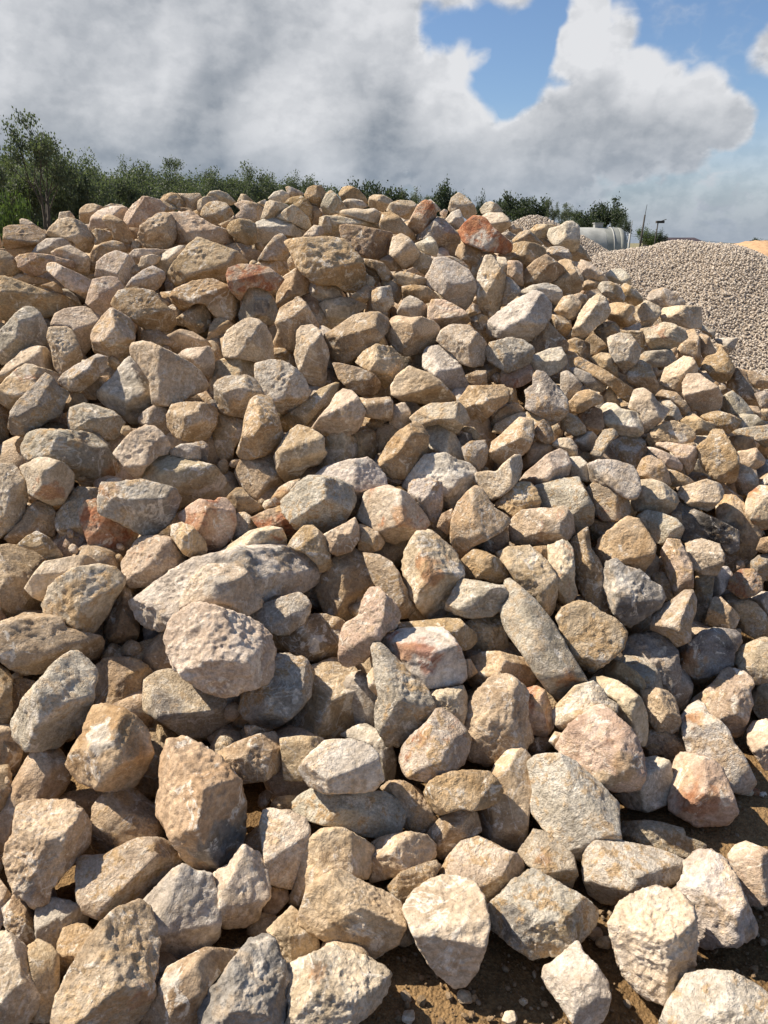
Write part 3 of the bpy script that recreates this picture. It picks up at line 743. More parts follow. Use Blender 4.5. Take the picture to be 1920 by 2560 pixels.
cr 2 537,1389 595,1349 625,1328 676,1316 703,1322 715,1346 712,1370 673,1379 607,1379 564,1389
y 3 718,1370 736,1340 760,1316 784,1315 805,1334 821,1364 828,1413 802,1434 790,1407 763,1382;ochre peaked rock behind the long white slab
t 2 810,1337 857,1313 887,1294 897,1319 896,1349 878,1376 842,1389 827,1379 821,1355
t 1 896,1310 917,1316 944,1331 962,1355 950,1373 926,1381 896,1373
cr 3 893,1292 905,1265 914,1232 950,1220 971,1215 992,1224 1016,1235 1037,1256 1065,1289 1074,1310 1049,1331 1019,1346 986,1358 962,1349 944,1328 914,1310;big cream rock with peach blotches and a shaded side
w 3 325,1503 347,1488 429,1429 480,1401 537,1387 601,1364 676,1361 721,1370 763,1382 784,1404 801,1434 787,1452 751,1479 649,1509 570,1512 480,1512 438,1539 426,1569 387,1569 359,1554;long white slab with dark grey streaks, longest rock on the slope
c 4 447,1530 462,1482 480,1446 519,1413 567,1410 607,1422 626,1446 631,1482 655,1494 649,1518 607,1539 570,1524 525,1509 480,1506;cream rounded rock lying against the long white slab
y 3 947,1150 968,1111 1001,1078 1037,1054 1058,1069 1071,1093 1062,1138 1034,1172 1010,1196 983,1193 956,1175;pale yellow oblong rock tilted up beside a white one
b 0 956,1181 983,1193 1010,1196 1019,1202 989,1217 968,1205
w 2 1062,1078 1077,1060 1107,1054 1125,1066 1137,1087 1158,1120 1158,1150 1131,1147 1113,1135 1065,1134 1071,1093
w 2 1007,1214 1025,1187 1062,1138 1113,1134 1143,1153 1173,1159 1190,1181 1185,1208 1167,1229 1146,1253 1128,1271 1107,1265 1077,1241 1019,1229;big chalk white rock half covered by a sharp shadow
w 3 1024,1211 1037,1200 1077,1196 1104,1208 1105,1265 1098,1292 1086,1319 1071,1310 1065,1286 1040,1256 1022,1235;small white grey block wedged before the big chalk white rock
gr 2 1155,1120 1176,1105 1212,1101 1220,1126 1215,1156 1200,1179 1188,1175 1167,1156
d 1 1137,1093 1158,1081 1179,1084 1182,1099 1155,1114
t 0 1146,1075 1161,1065 1185,1069 1203,1090 1208,1102 1182,1099 1179,1084
c 3 1185,1202 1191,1182 1221,1179 1242,1181 1257,1162 1285,1138 1301,1141 1304,1165 1297,1196 1275,1223 1251,1241 1230,1250 1209,1229;saddle shaped cream rock with a raised horn
y 3 1223,1129 1230,1105 1254,1087 1275,1066 1300,1042 1333,1051 1333,1090 1321,1123 1297,1144 1272,1156 1248,1161 1227,1144;smooth ochre oblong rock above the saddle shaped one
t 2 1333,1090 1339,1060 1360,1048 1378,1072 1384,1099 1369,1111 1351,1102
t 1 1303,1178 1309,1144 1336,1105 1351,1102 1384,1117 1369,1138 1339,1159
cr 3 1298,1202 1315,1181 1339,1162 1366,1138 1399,1122 1417,1132 1426,1159 1420,1187 1372,1205 1339,1214 1318,1205;cream and pink wedge resting on a white angular block
cr 2 1378,1114 1396,1096 1426,1096 1441,1114 1444,1140 1420,1138 1399,1122
w 2 1336,1217 1387,1202 1420,1193 1447,1194 1456,1220 1468,1241 1482,1268 1480,1301 1462,1322 1438,1340 1402,1301 1372,1280 1351,1265;white angular block with stepped broken face
p 3 1274,1319 1285,1292 1306,1277 1348,1271 1378,1272 1411,1265 1429,1292 1435,1331 1420,1349 1360,1361 1303,1364 1277,1352;tan block with a pink top below the white angular block
y 2 1235,1262 1257,1241 1282,1220 1300,1205 1324,1208 1339,1223 1349,1253 1345,1268 1306,1283 1285,1292 1269,1277;brownish ochre triangular rock
y 4 1128,1343 1132,1289 1143,1262 1167,1232 1188,1215 1206,1226 1221,1253 1239,1274 1269,1292 1275,1307 1251,1328 1212,1349 1188,1361 1173,1379 1149,1401 1137,1373;large rough ochre rock with a pale peak
t 2 1188,1364 1212,1349 1251,1325 1269,1316 1271,1355 1251,1373 1233,1385
t 1 1092,1316 1104,1286 1131,1271 1132,1289 1129,1325 1119,1337
y 2 1155,1398 1185,1373 1215,1382 1245,1398 1272,1428 1263,1449 1245,1459 1209,1446 1161,1446
t 2 1239,1385 1275,1370 1327,1367 1351,1389 1372,1413 1387,1440 1393,1482 1381,1530 1369,1539 1327,1494 1291,1452 1272,1422;broad shaded tan rock above the long grey slab
cr 2 1372,1413 1369,1367 1414,1351 1432,1376 1435,1416 1434,1452 1444,1482 1429,1503 1411,1506 1390,1494 1387,1443
y 0 1330,1367 1366,1364 1372,1410 1351,1385
b 1 1426,1355 1450,1337 1471,1319 1477,1376 1501,1410 1510,1440 1522,1497 1522,1539 1492,1524 1465,1503 1438,1452
y 3 1488,1379 1501,1346 1541,1313 1571,1291 1592,1295 1613,1325 1637,1364 1631,1395 1607,1431 1571,1410 1535,1404 1510,1422 1495,1401;round ochre rock with one half in shade
w 2 1593,1292 1619,1275 1652,1283 1691,1298 1708,1319 1700,1346 1685,1349 1667,1349 1658,1361 1634,1352 1616,1322;rough white oblong rock beside the dark flint slab
d 1 1670,1283 1697,1253 1721,1265 1776,1292 1818,1313 1843,1325 1845,1370 1827,1385 1809,1379 1797,1355 1758,1346 1709,1355 1700,1346 1708,1319;dark flint slab with a glassy black edge
p 3 1652,1385 1670,1349 1700,1352 1712,1379 1729,1410 1733,1467 1709,1473 1688,1494 1676,1452 1661,1413;peach upright rock with a shadowed notch
c 3 1715,1358 1755,1349 1797,1361 1809,1389 1806,1410 1791,1437 1752,1434 1730,1416 1721,1392;cream block in front of the dark flint slab
t 1 1791,1259 1812,1238 1842,1241 1863,1268 1866,1292 1890,1322 1902,1337 1890,1379 1872,1404 1851,1416 1815,1398 1845,1370 1843,1322 1794,1295;large shaded tan rock behind the dark flint slab
p 0 1779,1199 1797,1196 1830,1226 1854,1244 1865,1268 1860,1277 1821,1241
c 3 1694,1238 1703,1217 1739,1208 1767,1199 1800,1211 1809,1229 1803,1247 1782,1268 1767,1277 1727,1265;cream ridge topped rock above the dark flint slab
c 2 1575,1253 1601,1202 1631,1199 1661,1211 1688,1232 1696,1253 1685,1271 1667,1285 1637,1277 1589,1277
w 3 1471,1162 1498,1150 1541,1153 1583,1168 1595,1193 1601,1223 1589,1244 1571,1247 1547,1235 1522,1214 1480,1205;block with a bright white flat top and grey sides
cr 2 1465,1223 1483,1208 1510,1211 1538,1229 1571,1253 1575,1271 1571,1292 1538,1301 1507,1301 1483,1283 1474,1253
t 0 1477,1298 1541,1304 1510,1337 1486,1358 1474,1331
t 2 1590,1181 1607,1147 1628,1138 1658,1156 1673,1187 1679,1217 1655,1208 1628,1199 1601,1199
t 1 1667,1172 1691,1178 1721,1193 1739,1208 1703,1214 1679,1217
w 2 1504,1147 1519,1111 1562,1089 1589,1087 1610,1102 1617,1135 1607,1162 1590,1178 1571,1162 1544,1153;pale angular rock with a clear triangular face
c 3 1471,1141 1489,1105 1510,1075 1532,1071 1548,1090 1525,1105 1510,1129 1504,1147 1480,1153;finger shaped cream rock
c 1 1431,1096 1450,1081 1480,1080 1494,1093 1477,1123 1459,1132
w 2 1423,1144 1450,1141 1471,1162 1477,1181 1471,1205 1459,1202 1426,1190
p 2 1635,1114 1652,1102 1700,1110 1739,1117 1745,1138 1733,1172 1718,1190 1706,1159 1679,1129
c 1 1616,1117 1637,1120 1661,1129 1691,1144 1706,1162 1703,1178 1670,1168 1655,1153
t 2 1614,1099 1637,1069 1679,1051 1715,1063 1739,1084 1733,1105 1700,1108 1652,1102 1631,1117
y 3 1745,1117 1767,1099 1782,1075 1806,1075 1824,1105 1845,1141 1845,1165 1839,1205 1812,1205 1782,1193 1755,1162;tall yellowish rock on the side flank of the pile
b 1 1821,1093 1848,1086 1884,1099 1889,1117 1866,1126 1839,1126
t 1 1845,1129 1866,1126 1890,1120 1914,1150 1908,1162 1884,1176 1848,1156
g 2 1824,1084 1848,1072 1890,1066 1926,1063 1932,1105 1914,1120 1890,1102 1884,1093
t 1 1842,1172 1854,1162 1890,1178 1896,1211 1872,1238 1845,1235 1839,1205
cr 3 1866,1259 1872,1235 1899,1215 1932,1217 1944,1253 1938,1316 1902,1325 1890,1316 1866,1280
g 2 1899,1211 1917,1190 1938,1190 1938,1220
b 1 1890,1376 1902,1346 1932,1340 1938,1379 1908,1382
g 0 1863,1413 1896,1389 1938,1379 1938,1446 1908,1452 1878,1425
g 2 0,827 18,809 39,785 57,770 81,765 99,785 112,809 119,833 112,864 72,867 45,888 24,906 6,909 -18,885 -18,839;large greyish tan rock with a smooth domed back near the pile edge
c 2 127,815 139,785 163,772 211,766 238,779 256,788 241,812 232,839 232,861 208,891 193,845 181,818;domed cream rock behind an upright one
t 3 119,845 124,821 163,818 181,827 193,855 205,891 196,909 169,924 154,936 136,918 130,876;upright tan rock with one small grey spot
p 3 229,839 241,812 259,788 277,770 301,782 325,797 335,821 336,845 319,885 289,898 259,891 235,882 234,861;round pinkish tan rock with an orange blush
y 4 280,761 286,746 301,728 332,722 377,725 395,740 407,758 428,779 440,806 422,826 389,827 362,821 325,794 295,776;big tan flat topped rock with a cracked edge leaning on the pinkish round one
c 2 0,933 18,909 39,894 54,876 84,865 112,868 130,888 136,912 124,927 87,915 60,909 36,924 18,945 0,963 -18,957
cr 3 0,972 18,945 39,927 63,909 99,921 130,930 151,942 145,960 108,936 96,948 69,981 45,1008 27,1023 12,1008 0,999 -18,990;cream rock with a pink blush and a broad flat top
g 3 29,1029 48,1002 84,966 112,934 130,948 145,969 172,984 157,1011 151,1038 133,1044 90,1069 60,1087 30,1084 24,1065;pinkish grey rock with a steep sharp ridge
w 4 146,951 160,933 187,915 217,900 241,886 268,894 265,915 250,939 229,960 199,980 178,978 157,966;small diamond shaped white rock tilted on edge
t 1 199,981 229,960 250,942 280,939 265,957 244,978 241,999 217,996
b 2 155,1020 169,990 184,975 208,987 220,1005 199,1008 178,1023 157,1034
c 3 345,1047 356,1032 389,1011 431,1008 422,1029 420,1056 428,1087 410,1087 374,1065 347,1059
w 3 243,981 262,963 283,945 298,921 319,897 332,894 353,915 371,939 386,972 383,1011 359,1029 347,1062 325,1056 298,1029 265,1014 247,996;light grey rock with a shell like fracture
c 4 329,870 335,859 362,856 389,864 437,888 470,909 500,930 521,963 512,975 470,990 452,1005 416,1010 383,1008 377,951 356,921 332,894;long pale prism shaped rock with a flat top
t 2 351,852 362,827 389,821 422,842 452,858 467,873 443,888 392,867 374,858
t 2 417,839 452,823 482,830 518,852 533,870 494,870 467,873
c 2 444,888 465,874 492,870 504,870 522,865 534,885 536,915 525,951 510,933 486,915 462,906
g 2 172,1038 178,1020 211,1008 250,1017 289,1032 310,1056 301,1075 289,1096 259,1099 223,1081 175,1075;rough grey tan rock behind the large blue grey one
t 3 420,1038 431,1011 470,1005 509,1008 539,1020 544,1035 536,1069 518,1096 494,1102 458,1099 434,1087 422,1065;rounded tan drum shaped rock with a flat top
b 2 -18,999 0,1002 15,1029 23,1059 21,1081 0,1090 -18,1087
y 0 301,1081 307,1065 322,1065 332,1075 313,1090
c 1 420,767 434,760 452,767 458,779 443,797 428,785
t 2 439,797 470,776 494,755 506,752 524,779 529,809 512,827 494,835 464,815 443,812;dark tan knobbly rock under the ochre slab top
y 3 429,740 440,722 482,704 530,698 573,716 597,746 594,779 573,800 536,791 512,758 494,755 458,775 434,755;rounded ochre slab lying flat below the crest
g 3 598,785 607,758 610,731 625,719 649,716 673,737 688,758 694,779 688,806 667,812 643,794 628,791 601,806;blue grey and white mottled rock with a dark facet
t 1 525,815 537,797 558,794 579,809 587,815 564,836 560,870 546,882 534,870 519,848
c 3 561,845 570,827 601,806 625,793 643,800 664,815 676,839 682,867 683,900 643,906 625,900 595,894 564,894 558,876;cream house shaped rock with a blunt top
c 2 527,951 537,909 579,891 610,897 637,909 640,948 616,939 564,945 537,963 534,1011 525,1017
t 3 682,855 697,827 691,803 703,770 730,755 745,743 763,758 775,779 793,806 796,824 778,814 751,818 742,839 739,873 703,870 685,867;tan peaked rock with a hanging side lobe
b 1 742,740 781,734 796,755 799,794 818,785 821,821 809,836 796,821 775,779
c 2 798,761 818,749 842,743 881,745 911,758 914,770 899,779 878,797 854,809 839,818 821,800 815,782;pale flat rock with a bright upper edge
t 4 807,839 830,827 857,809 881,791 908,782 944,781 968,797 974,812 962,833 938,861 911,876 875,903 857,906 830,894 821,867;smooth reddish tan barrel shaped rock
c 4 736,885 742,861 742,833 754,817 781,814 799,827 812,855 822,885 815,924 816,954 805,963 781,960 760,948 745,924;tall cream pitted rock standing upright
b 1 685,870 715,870 730,888 739,921 721,912 697,901 685,900
w 3 638,912 649,907 688,901 715,909 739,924 757,945 772,978 760,1005 745,1020 706,1034 691,1026 682,1002 667,993 649,963 640,939;pinkish white round rock pitted with small holes
c 3 537,963 546,951 564,942 610,937 637,948 649,963 655,987 631,1002 619,1035 610,1043 576,1038 549,1029 539,1011;pale cube shaped rock with a flat top
y 4 607,1090 613,1044 625,1002 640,989 661,990 682,1002 691,1032 700,1065 709,1090 691,1114 661,1138 625,1147 601,1144 592,1129;golden tan tall rock with diagonal ribs
t 1 543,1032 561,1032 610,1056 604,1087 585,1120 579,1162 567,1165 540,1129 534,1087 537,1053
t 2 709,1041 751,1014 772,996 796,975 836,957 849,960 842,978 818,1014 799,1026 772,1056 763,1065 730,1069
c 3 781,1069 799,1044 824,1017 839,987 857,974 878,978 896,999 911,1029 902,1059 887,1081 872,1088 836,1081 812,1090 799,1081;pear shaped cream rock with a smooth dome
b 2 831,906 854,909 899,921 935,936 950,957 949,972 932,989 902,987 872,972 848,948
t 2 890,906 911,879 941,862 980,870 998,891 1010,915 1007,933 977,957 962,969 947,951 926,930
t 2 896,990 914,999 974,993 980,1011 980,1053 944,1047 911,1041 914,1020
b 0 896,1059 914,1041 950,1041 974,1056 944,1078 908,1065
t 2 974,797 995,791 1028,797 1052,794 1080,803 1096,818 1095,852 1077,870 1049,885 1013,889 992,873 968,848 980,815;grey tan block with blunt corners beside the reddish barrel rock
g 2 994,779 1010,749 1025,740 1046,749 1065,764 1069,794 1049,794 1031,796 995,790;small grey cube with a sharp vertical edge
p 3 1071,773 1080,749 1107,749 1125,758 1158,776 1175,800 1161,812 1131,812 1104,820 1095,809 1072,797;small pink topped wedge beside the grey cube
c 3 1093,852 1104,827 1128,812 1173,815 1191,833 1215,858 1215,885 1206,912 1179,915 1152,907 1131,882 1110,867;cream rock with a torn brown edge
w 2 1058,891 1065,873 1089,864 1116,870 1134,888 1149,909 1164,945 1172,972 1161,990 1143,1005 1131,993 1119,966 1077,933 1058,918;pale greenish white rock with one clean split face
t 3 980,969 995,939 1025,916 1040,924 1068,933 1095,951 1113,969 1134,990 1137,1005 1119,1008 1071,1010 1034,1002 1007,1002 983,987;wide ochre tan rock with a sunlit shoulder
w 4 1215,876 1227,858 1275,845 1306,852 1330,867 1333,879 1321,909 1288,924 1269,930 1248,918 1221,900;bright white egg shaped rock with tiny holes
w 4 1218,818 1230,797 1254,776 1285,755 1315,740 1336,728 1363,743 1376,767 1372,797 1354,821 1339,839 1318,850 1275,844 1236,841 1221,830;big pale grey rock with a scooped flat face
t 1 1164,779 1182,758 1194,764 1203,782 1185,788 1173,794
b 0 1173,800 1191,782 1215,791 1224,803 1215,827 1188,821
b 1 1318,855 1348,830 1372,803 1381,818 1402,839 1420,858 1417,879 1372,873 1336,882
w 3 1319,909 1336,888 1372,873 1402,868 1414,891 1417,909 1396,927 1372,940 1357,927 1333,927;white slab like rock with striations
b 1 1155,912 1206,912 1239,909 1251,927 1242,951 1218,957 1215,933 1167,936
t 1 1164,939 1191,927 1215,927 1218,963 1200,966 1173,957
r 2 1242,948 1260,933 1282,930 1309,909 1324,912 1333,930 1333,948 1309,963 1282,971 1257,960
g 3 1312,978 1333,963 1333,939 1345,925 1363,933 1381,957 1402,978 1417,999 1420,1029 1399,1050 1378,1062 1348,1038 1315,1020 1318,996;pale grey bottle shaped rock tapering to a knob
y 3 1149,999 1173,966 1203,966 1257,963 1272,978 1266,1005 1239,1023 1221,1041 1206,1056 1179,1053 1167,1029;ochre rock with a sunlit top and broad shaded face
t 1 1266,969 1282,972 1286,993 1275,1008 1263,1008
c 3 1025,1044 1055,1020 1080,1008 1119,1008 1143,1005 1161,1020 1172,1050 1155,1065 1143,1084 1119,1075 1095,1059 1058,1069 1040,1059;white topped lozenge shaped rock
t 1 1227,1056 1245,1026 1275,1008 1294,1008 1312,1026 1288,1041 1257,1053 1233,1072
c 1 982,1017 1010,1005 1025,1026 1028,1053 1001,1075 974,1059
t 1 947,999 968,993 982,1002 982,1050 956,1056 932,1044
t 2 1233,1081 1242,1059 1272,1044 1312,1029 1339,1032 1366,1053 1381,1081 1372,1102 1342,1096
t 1 1417,1008 1444,987 1459,990 1456,1029 1432,1035 1420,1029
c 3 1386,776 1408,743 1432,737 1453,758 1444,785 1423,797 1402,791
t 1 1376,785 1402,791 1426,800 1429,821 1414,845 1390,821
c 3 1425,848 1435,821 1453,779 1474,749 1498,734 1516,752 1525,779 1513,800 1486,818 1468,839 1450,850;cream and pink rock with its lower half in shade
y 3 1516,797 1522,758 1550,758 1583,764 1587,779 1577,791 1592,803 1571,815 1550,818 1535,803;mossy yellow crumbly rock
c 2 1584,767 1616,752 1649,767 1652,785 1637,803 1628,815 1601,824 1577,824 1592,803 1583,782
g 2 1616,749 1628,728 1661,719 1691,737 1712,752 1709,767 1676,767 1649,767
c 3 1651,785 1661,770 1691,766 1749,767 1753,791 1752,821 1727,821 1706,815 1682,806 1658,805;large pale boxy rock on the skyline of the side flank
d 0 1485,827 1507,806 1535,806 1550,821 1541,836 1507,853
g 3 1518,845 1553,833 1577,839 1592,858 1602,873 1595,900 1571,924 1553,921 1532,897 1522,867;rounded grey tan rock with a smooth face
cr 4 1602,823 1631,818 1661,806 1685,811 1712,827 1718,845 1691,864 1667,876 1628,871 1616,852;flat pinkish cream rock propped over a gap
t 1 1547,829 1580,826 1604,827 1613,845 1610,867 1601,867 1592,855 1574,839
t 2 1696,870 1712,848 1717,826 1736,824 1749,845 1750,879 1756,909 1745,921 1739,897 1715,891 1697,894
t 2 1749,833 1773,842 1779,861 1791,876 1782,891 1758,894 1749,876
g 2 1595,894 1613,879 1649,876 1676,874 1691,900 1670,915 1631,918 1601,903
c 3 1651,957 1664,921 1688,906 1709,891 1730,894 1742,918 1739,939 1721,945 1709,963 1706,978 1670,972;cream humped rock with a soft diagonal ridge
c 4 1709,957 1721,936 1752,936 1767,951 1791,966 1803,990 1801,1020 1767,1032 1730,1023 1721,1008 1709,984;large cream rock with a bowl shaped hollow
y 2 1755,912 1767,891 1791,885 1800,864 1821,891 1836,921 1824,948 1803,957 1782,945;tan rock standing at the edge above the gravel heap
t 1 1785,858 1803,861 1821,873 1821,888 1794,873
g 1 1785,848 1809,845 1845,845 1836,870 1821,885 1800,864
w 1 1752,806 1767,818 1788,827 1782,848 1767,836 1749,824
b 1 1821,936 1842,921 1866,933 1872,957 1899,990 1902,1014 1866,1011 1836,975 1818,969
t 1 1839,921 1875,927 1914,936 1929,951 1929,972 1890,969 1869,948
g 1 1801,996 1830,977 1854,996 1881,1029 1881,1044 1842,1038 1803,1026
g 1 1886,984 1908,978 1929,984 1929,1023 1902,1020
t 0 1869,1014 1896,1017 1905,1038 1899,1050 1881,1035
t 0 1902,1023 1929,1023 1929,1053 1905,1050
t 2 1566,939 1583,909 1601,900 1625,912 1634,936 1646,963 1637,981 1613,978 1589,963 1568,951
t 1 1474,897 1504,882 1525,885 1541,909 1547,945 1522,933 1489,909
t 1 1462,852 1483,833 1507,852 1522,870 1519,882 1498,882 1477,891 1477,861
t 1 1420,852 1438,845 1468,855 1477,867 1474,897 1444,897 1420,876
y 2 1438,897 1453,892 1474,906 1510,924 1550,951 1584,972 1574,1008 1547,993 1519,963 1468,930 1441,918;long narrow rock with a yellow crust and dark grey end
d 2 1420,921 1438,918 1480,936 1513,948 1519,963 1504,981 1474,972 1447,948;dark grey flat shard lying across the long narrow rock
g 2 1402,933 1420,927 1441,945 1455,963 1444,984 1420,999 1402,990
y 2 1420,1011 1444,981 1471,975 1504,990 1507,1005 1477,1017 1450,1032 1432,1032
t 1 1507,996 1522,966 1538,981 1550,1014 1525,1014
b 1 1444,1038 1465,1020 1483,1017 1504,1026 1510,1065 1492,1087 1468,1069
cr 2 1402,1029 1420,1031 1444,1044 1462,1065 1465,1081 1438,1090 1402,1072
w 3 1504,1020 1519,1008 1541,1011 1553,1023 1586,1029 1602,1035 1607,1081 1589,1096 1553,1087 1525,1069 1513,1059;cream angular rock with a vertical broken end
c 4 1572,1020 1586,975 1610,972 1628,984 1643,1005 1673,1023 1655,1047 1631,1069 1616,1084 1607,1072 1601,1032;large pale rock with crisp triangular outline
w 2 1652,1005 1676,1001 1694,1020 1705,1044 1691,1053 1658,1050 1670,1026
t 1 1637,990 1655,974 1691,981 1718,1011 1727,1023 1718,1041 1706,1041 1691,1017 1676,999
y 2 1702,1053 1730,1031 1761,1053 1794,1056 1779,1087 1739,1087
y 3 1749,1041 1776,1031 1797,1028 1821,1035 1854,1050 1842,1069 1821,1084 1797,1069 1770,1053;flat yellowish rock with rounded lobes
g 2 1842,1038 1857,1034 1890,1038 1914,1059 1902,1081 1866,1081 1851,1065
t 3 9,612 11,571 25,564 53,563 84,564 119,582 109,597 96,609 58,614 18,623;boxy tan rock at the low end of the crest
c 2 49,551 54,546 71,550 94,566 116,582 76,579 53,569
t 2 -10,622 15,622 51,612 99,609 84,625 76,635 46,642 15,647 -10,642
t 3 111,594 127,569 147,549 172,545 192,549 215,564 223,579 233,597 232,617 223,632 203,627 182,604 152,594;crumbly tan peak shaped rock on the crest
c 2 146,549 149,531 175,528 187,544 172,551 152,556
t 2 199,546 200,523 215,512 233,509 261,519 241,533 225,549 220,560 208,555;round tan rock on the skyline beside a pale crescent rock
c 2 223,564 230,541 248,526 278,516 309,516 324,526 316,549 286,566 253,571 225,574;pale crescent shaped rock on the crest
c 1 256,518 278,509 304,512 319,521 284,521
t 4 256,549 261,537 276,536 291,544 309,554 322,571 334,592 337,607 322,612 299,599 284,597 281,576 266,564;curved tan rock with a round knob on the crest
t 2 223,582 241,571 276,579 282,587 278,602 258,607 238,612 230,597
p 3 311,551 316,533 334,513 357,493 380,495 395,498 415,518 405,536 385,544 367,559 349,571 324,566;large pink cream rock on the skyline of the crest
t 0 324,569 349,571 347,594 334,597
t 3 346,592 354,564 385,541 403,532 425,533 433,546 441,576 435,602 420,619 380,622 357,612;smooth domed tan rock below the pink cream skyline rock
g 2 76,635 94,612 116,597 152,595 177,604 187,614 162,617 132,627 129,637 101,635
c 3 129,630 142,622 175,612 192,622 215,635 225,647 223,675 218,690 187,675 182,655 152,642 132,640;pale tan rock with a bright slanting top edge
y 2 225,637 233,622 253,609 281,601 304,607 322,632 291,630 261,642 241,660 235,688 225,668
t 1 281,601 304,598 327,614 324,632 304,612
p 3 43,645 51,637 84,633 122,637 157,647 182,652 185,673 152,663 132,670 101,688 78,689 51,670;flat oval pinkish rock overhanging a shadow
c 4 116,675 122,660 137,655 162,670 192,683 230,701 223,726 215,749 192,733 165,718 149,703;long cream rock lying slantwise under the flat oval one
t 2 -10,627 13,627 33,642 48,670 61,683 33,690 0,690 -10,688
y 1 30,695 48,684 73,688 109,695 127,703 96,711 63,706
y 2 101,714 134,704 154,721 159,736 137,728
c 3 239,688 243,655 263,637 289,627 316,635 332,647 337,660 327,690 324,703 309,716 294,698 268,690 241,695;cream upright rock with grey specks
t 2 327,622 332,602 347,604 357,622 337,625
c 2 323,635 337,623 387,622 415,625 405,640 359,642 344,663 329,642
c 2 346,665 354,642 380,636 403,642 395,657 372,668 354,671
w 4 311,721 332,695 359,675 382,665 410,680 413,695 400,716 385,728 354,713 332,716;whitish wedge with a clean bright top
t 1 324,685 337,663 354,671 339,685
p 3 215,756 223,726 233,698 268,690 291,695 306,713 309,723 286,746 281,776 268,794 243,782;squarish peach rock between the cream upright and tan flat topped rocks
t 1 -20,690 15,692 56,707 106,726 152,736 187,754 200,766 167,779 127,787 96,797 71,776 51,771 30,797 0,799 -20,789;broad dusty tan slab covered in crumbs
w 2 392,663 400,640 420,625 448,614 466,616 446,642 433,668 423,688 415,685 400,673
y 2 400,501 410,488 428,482 446,485 458,503 463,518 443,518 430,508 408,506;ochre egg shaped rock on the skyline
c 1 438,480 451,484 476,485 499,483 504,493 491,523 481,526 463,516 453,490
t 2 392,508 408,504 428,507 441,521 428,531 405,533 390,531
t 1 438,523 451,518 471,519 484,528 463,533
w 2 392,546 400,533 425,533 428,556 425,566 405,556
c 3 501,536 509,518 524,506 547,502 565,508 577,523 584,536 565,551 542,561 524,559 511,549;round pale rock like a loaf on the crest
cr 1 518,490 527,479 547,476 567,483 582,498 590,506 575,513 547,502 524,506
c 2 492,521 496,501 509,492 542,490 547,502 522,508 509,521 501,536
t 1 592,506 603,485 615,487 633,503 613,508 597,508
c 3 581,546 603,526 585,511 610,501 638,507 658,521 656,536 648,551 638,557 615,549;pale angular rock with a shaded face beside the loaf like one
c 1 643,507 663,498 668,506 661,518
c 3 651,551 666,506 676,501 724,513 704,531 689,546 666,546;pinkish pale slanted slab beside the ribbed white rock
w 2 671,495 686,480 706,475 722,485 724,498 711,508 676,502
w 1 714,468 722,465 744,475 762,485 754,490 727,493 719,483;white spike shaped rock poking above the skyline
w 3 691,544 711,526 732,512 752,526 770,544 777,564 765,574 747,566 729,556;white rock with ribbed face like corduroy
y 2 711,508 729,493 754,490 770,503 782,518 782,544 777,559 765,538 749,523 732,512
y 3 761,488 770,470 782,464 803,466 815,483 808,503 797,521 780,511 767,498;orange tan rock, highest on the skyline
t 1 777,513 795,518 805,536 800,556 782,561 785,536
y 3 567,571 577,554 600,547 625,551 638,561 642,587 638,609 618,612 595,604 577,587;round crumbly brown rock
t 1 544,561 562,554 582,549 572,561 562,569
w 2 639,602 643,556 663,547 689,545 724,556 747,571 765,576 747,597 716,587 696,587 673,602 663,612 646,609;flat white rock in front of the ribbed one
p 2 424,574 428,554 428,533 461,533 476,528 501,546 532,564 567,574 582,602 592,617 562,619 522,604 494,597 476,607 451,609 433,592;long pinkish slab sloping below the crest
t 1 557,617 592,607 628,622 653,630 638,657 618,660 597,637
t 3 423,678 438,655 456,632 476,609 494,592 516,602 562,619 592,632 618,657 592,663 575,670 567,693 572,716 542,706 471,697 446,713 425,693;big triangular olive tan rock below the long pinkish slab
w 1 420,622 428,609 441,601 453,609 438,617
pr 4 567,688 572,670 603,660 638,663 668,668 689,683 708,697 694,716 684,738 668,728 646,716 623,716 610,733 605,754 592,741 575,721;large rock with coarse reddish speckles
y 2 638,660 663,651 699,649 716,663 722,680 709,690 689,680 668,668
g 3 643,652 666,617 686,592 704,582 716,597 727,632 711,652 678,650;grey tan triangular rock beside the largest orange brown one
y 1 701,582 719,578 742,587 747,599 719,602
y 3 694,713 709,693 737,673 759,670 780,693 777,713 765,733 737,746 714,771 691,764
t 1 718,652 727,640 747,663 737,675 724,675
c 2 749,602 765,582 785,563 803,566 810,584 790,594 754,603
c 2 797,561 805,541 825,541 830,582 810,584
y 4 714,607 724,599 770,597 815,593 851,597 871,612 884,630 899,647 911,680 914,708 896,726 861,728 838,708 800,708 780,701 749,670 734,640;largest orange brown rock below the crest
w 3 772,723 780,701 800,699 833,694 851,723 856,741 825,754 800,754 785,746;white topped rock under the largest orange brown one
w 3 803,513 815,485 828,476 841,488 856,506 868,521 851,531 825,538 808,533;speckled white and grey rock on the skyline
y 2 848,485 858,468 876,465 896,475 911,490 922,508 901,508 876,503 858,503;tan domed rock on the skyline beside the speckled one
w 2 856,506 866,498 884,497 906,502 922,516 901,523 871,521
c 3 846,533 858,525 891,521 914,525 934,521 952,533 947,554 937,559 911,551 876,541;low cream loaf below the skyline
t 2 922,508 924,493 934,487 957,487 982,501 972,516 957,531 942,523 924,518
c 2 800,556 800,544 815,539 851,541 886,549 922,554 947,566 944,571 906,569 866,569 848,571 851,592 820,592 792,582
b 3 848,566 858,561 884,564 942,574 977,582 981,594 972,622 952,650 922,645 896,632 884,622 861,602;dark tan block with a flat shaded face
y 2 949,561 957,533 977,530 997,541 1018,566 1035,582 1041,597 1025,602 1003,584 982,584 954,576
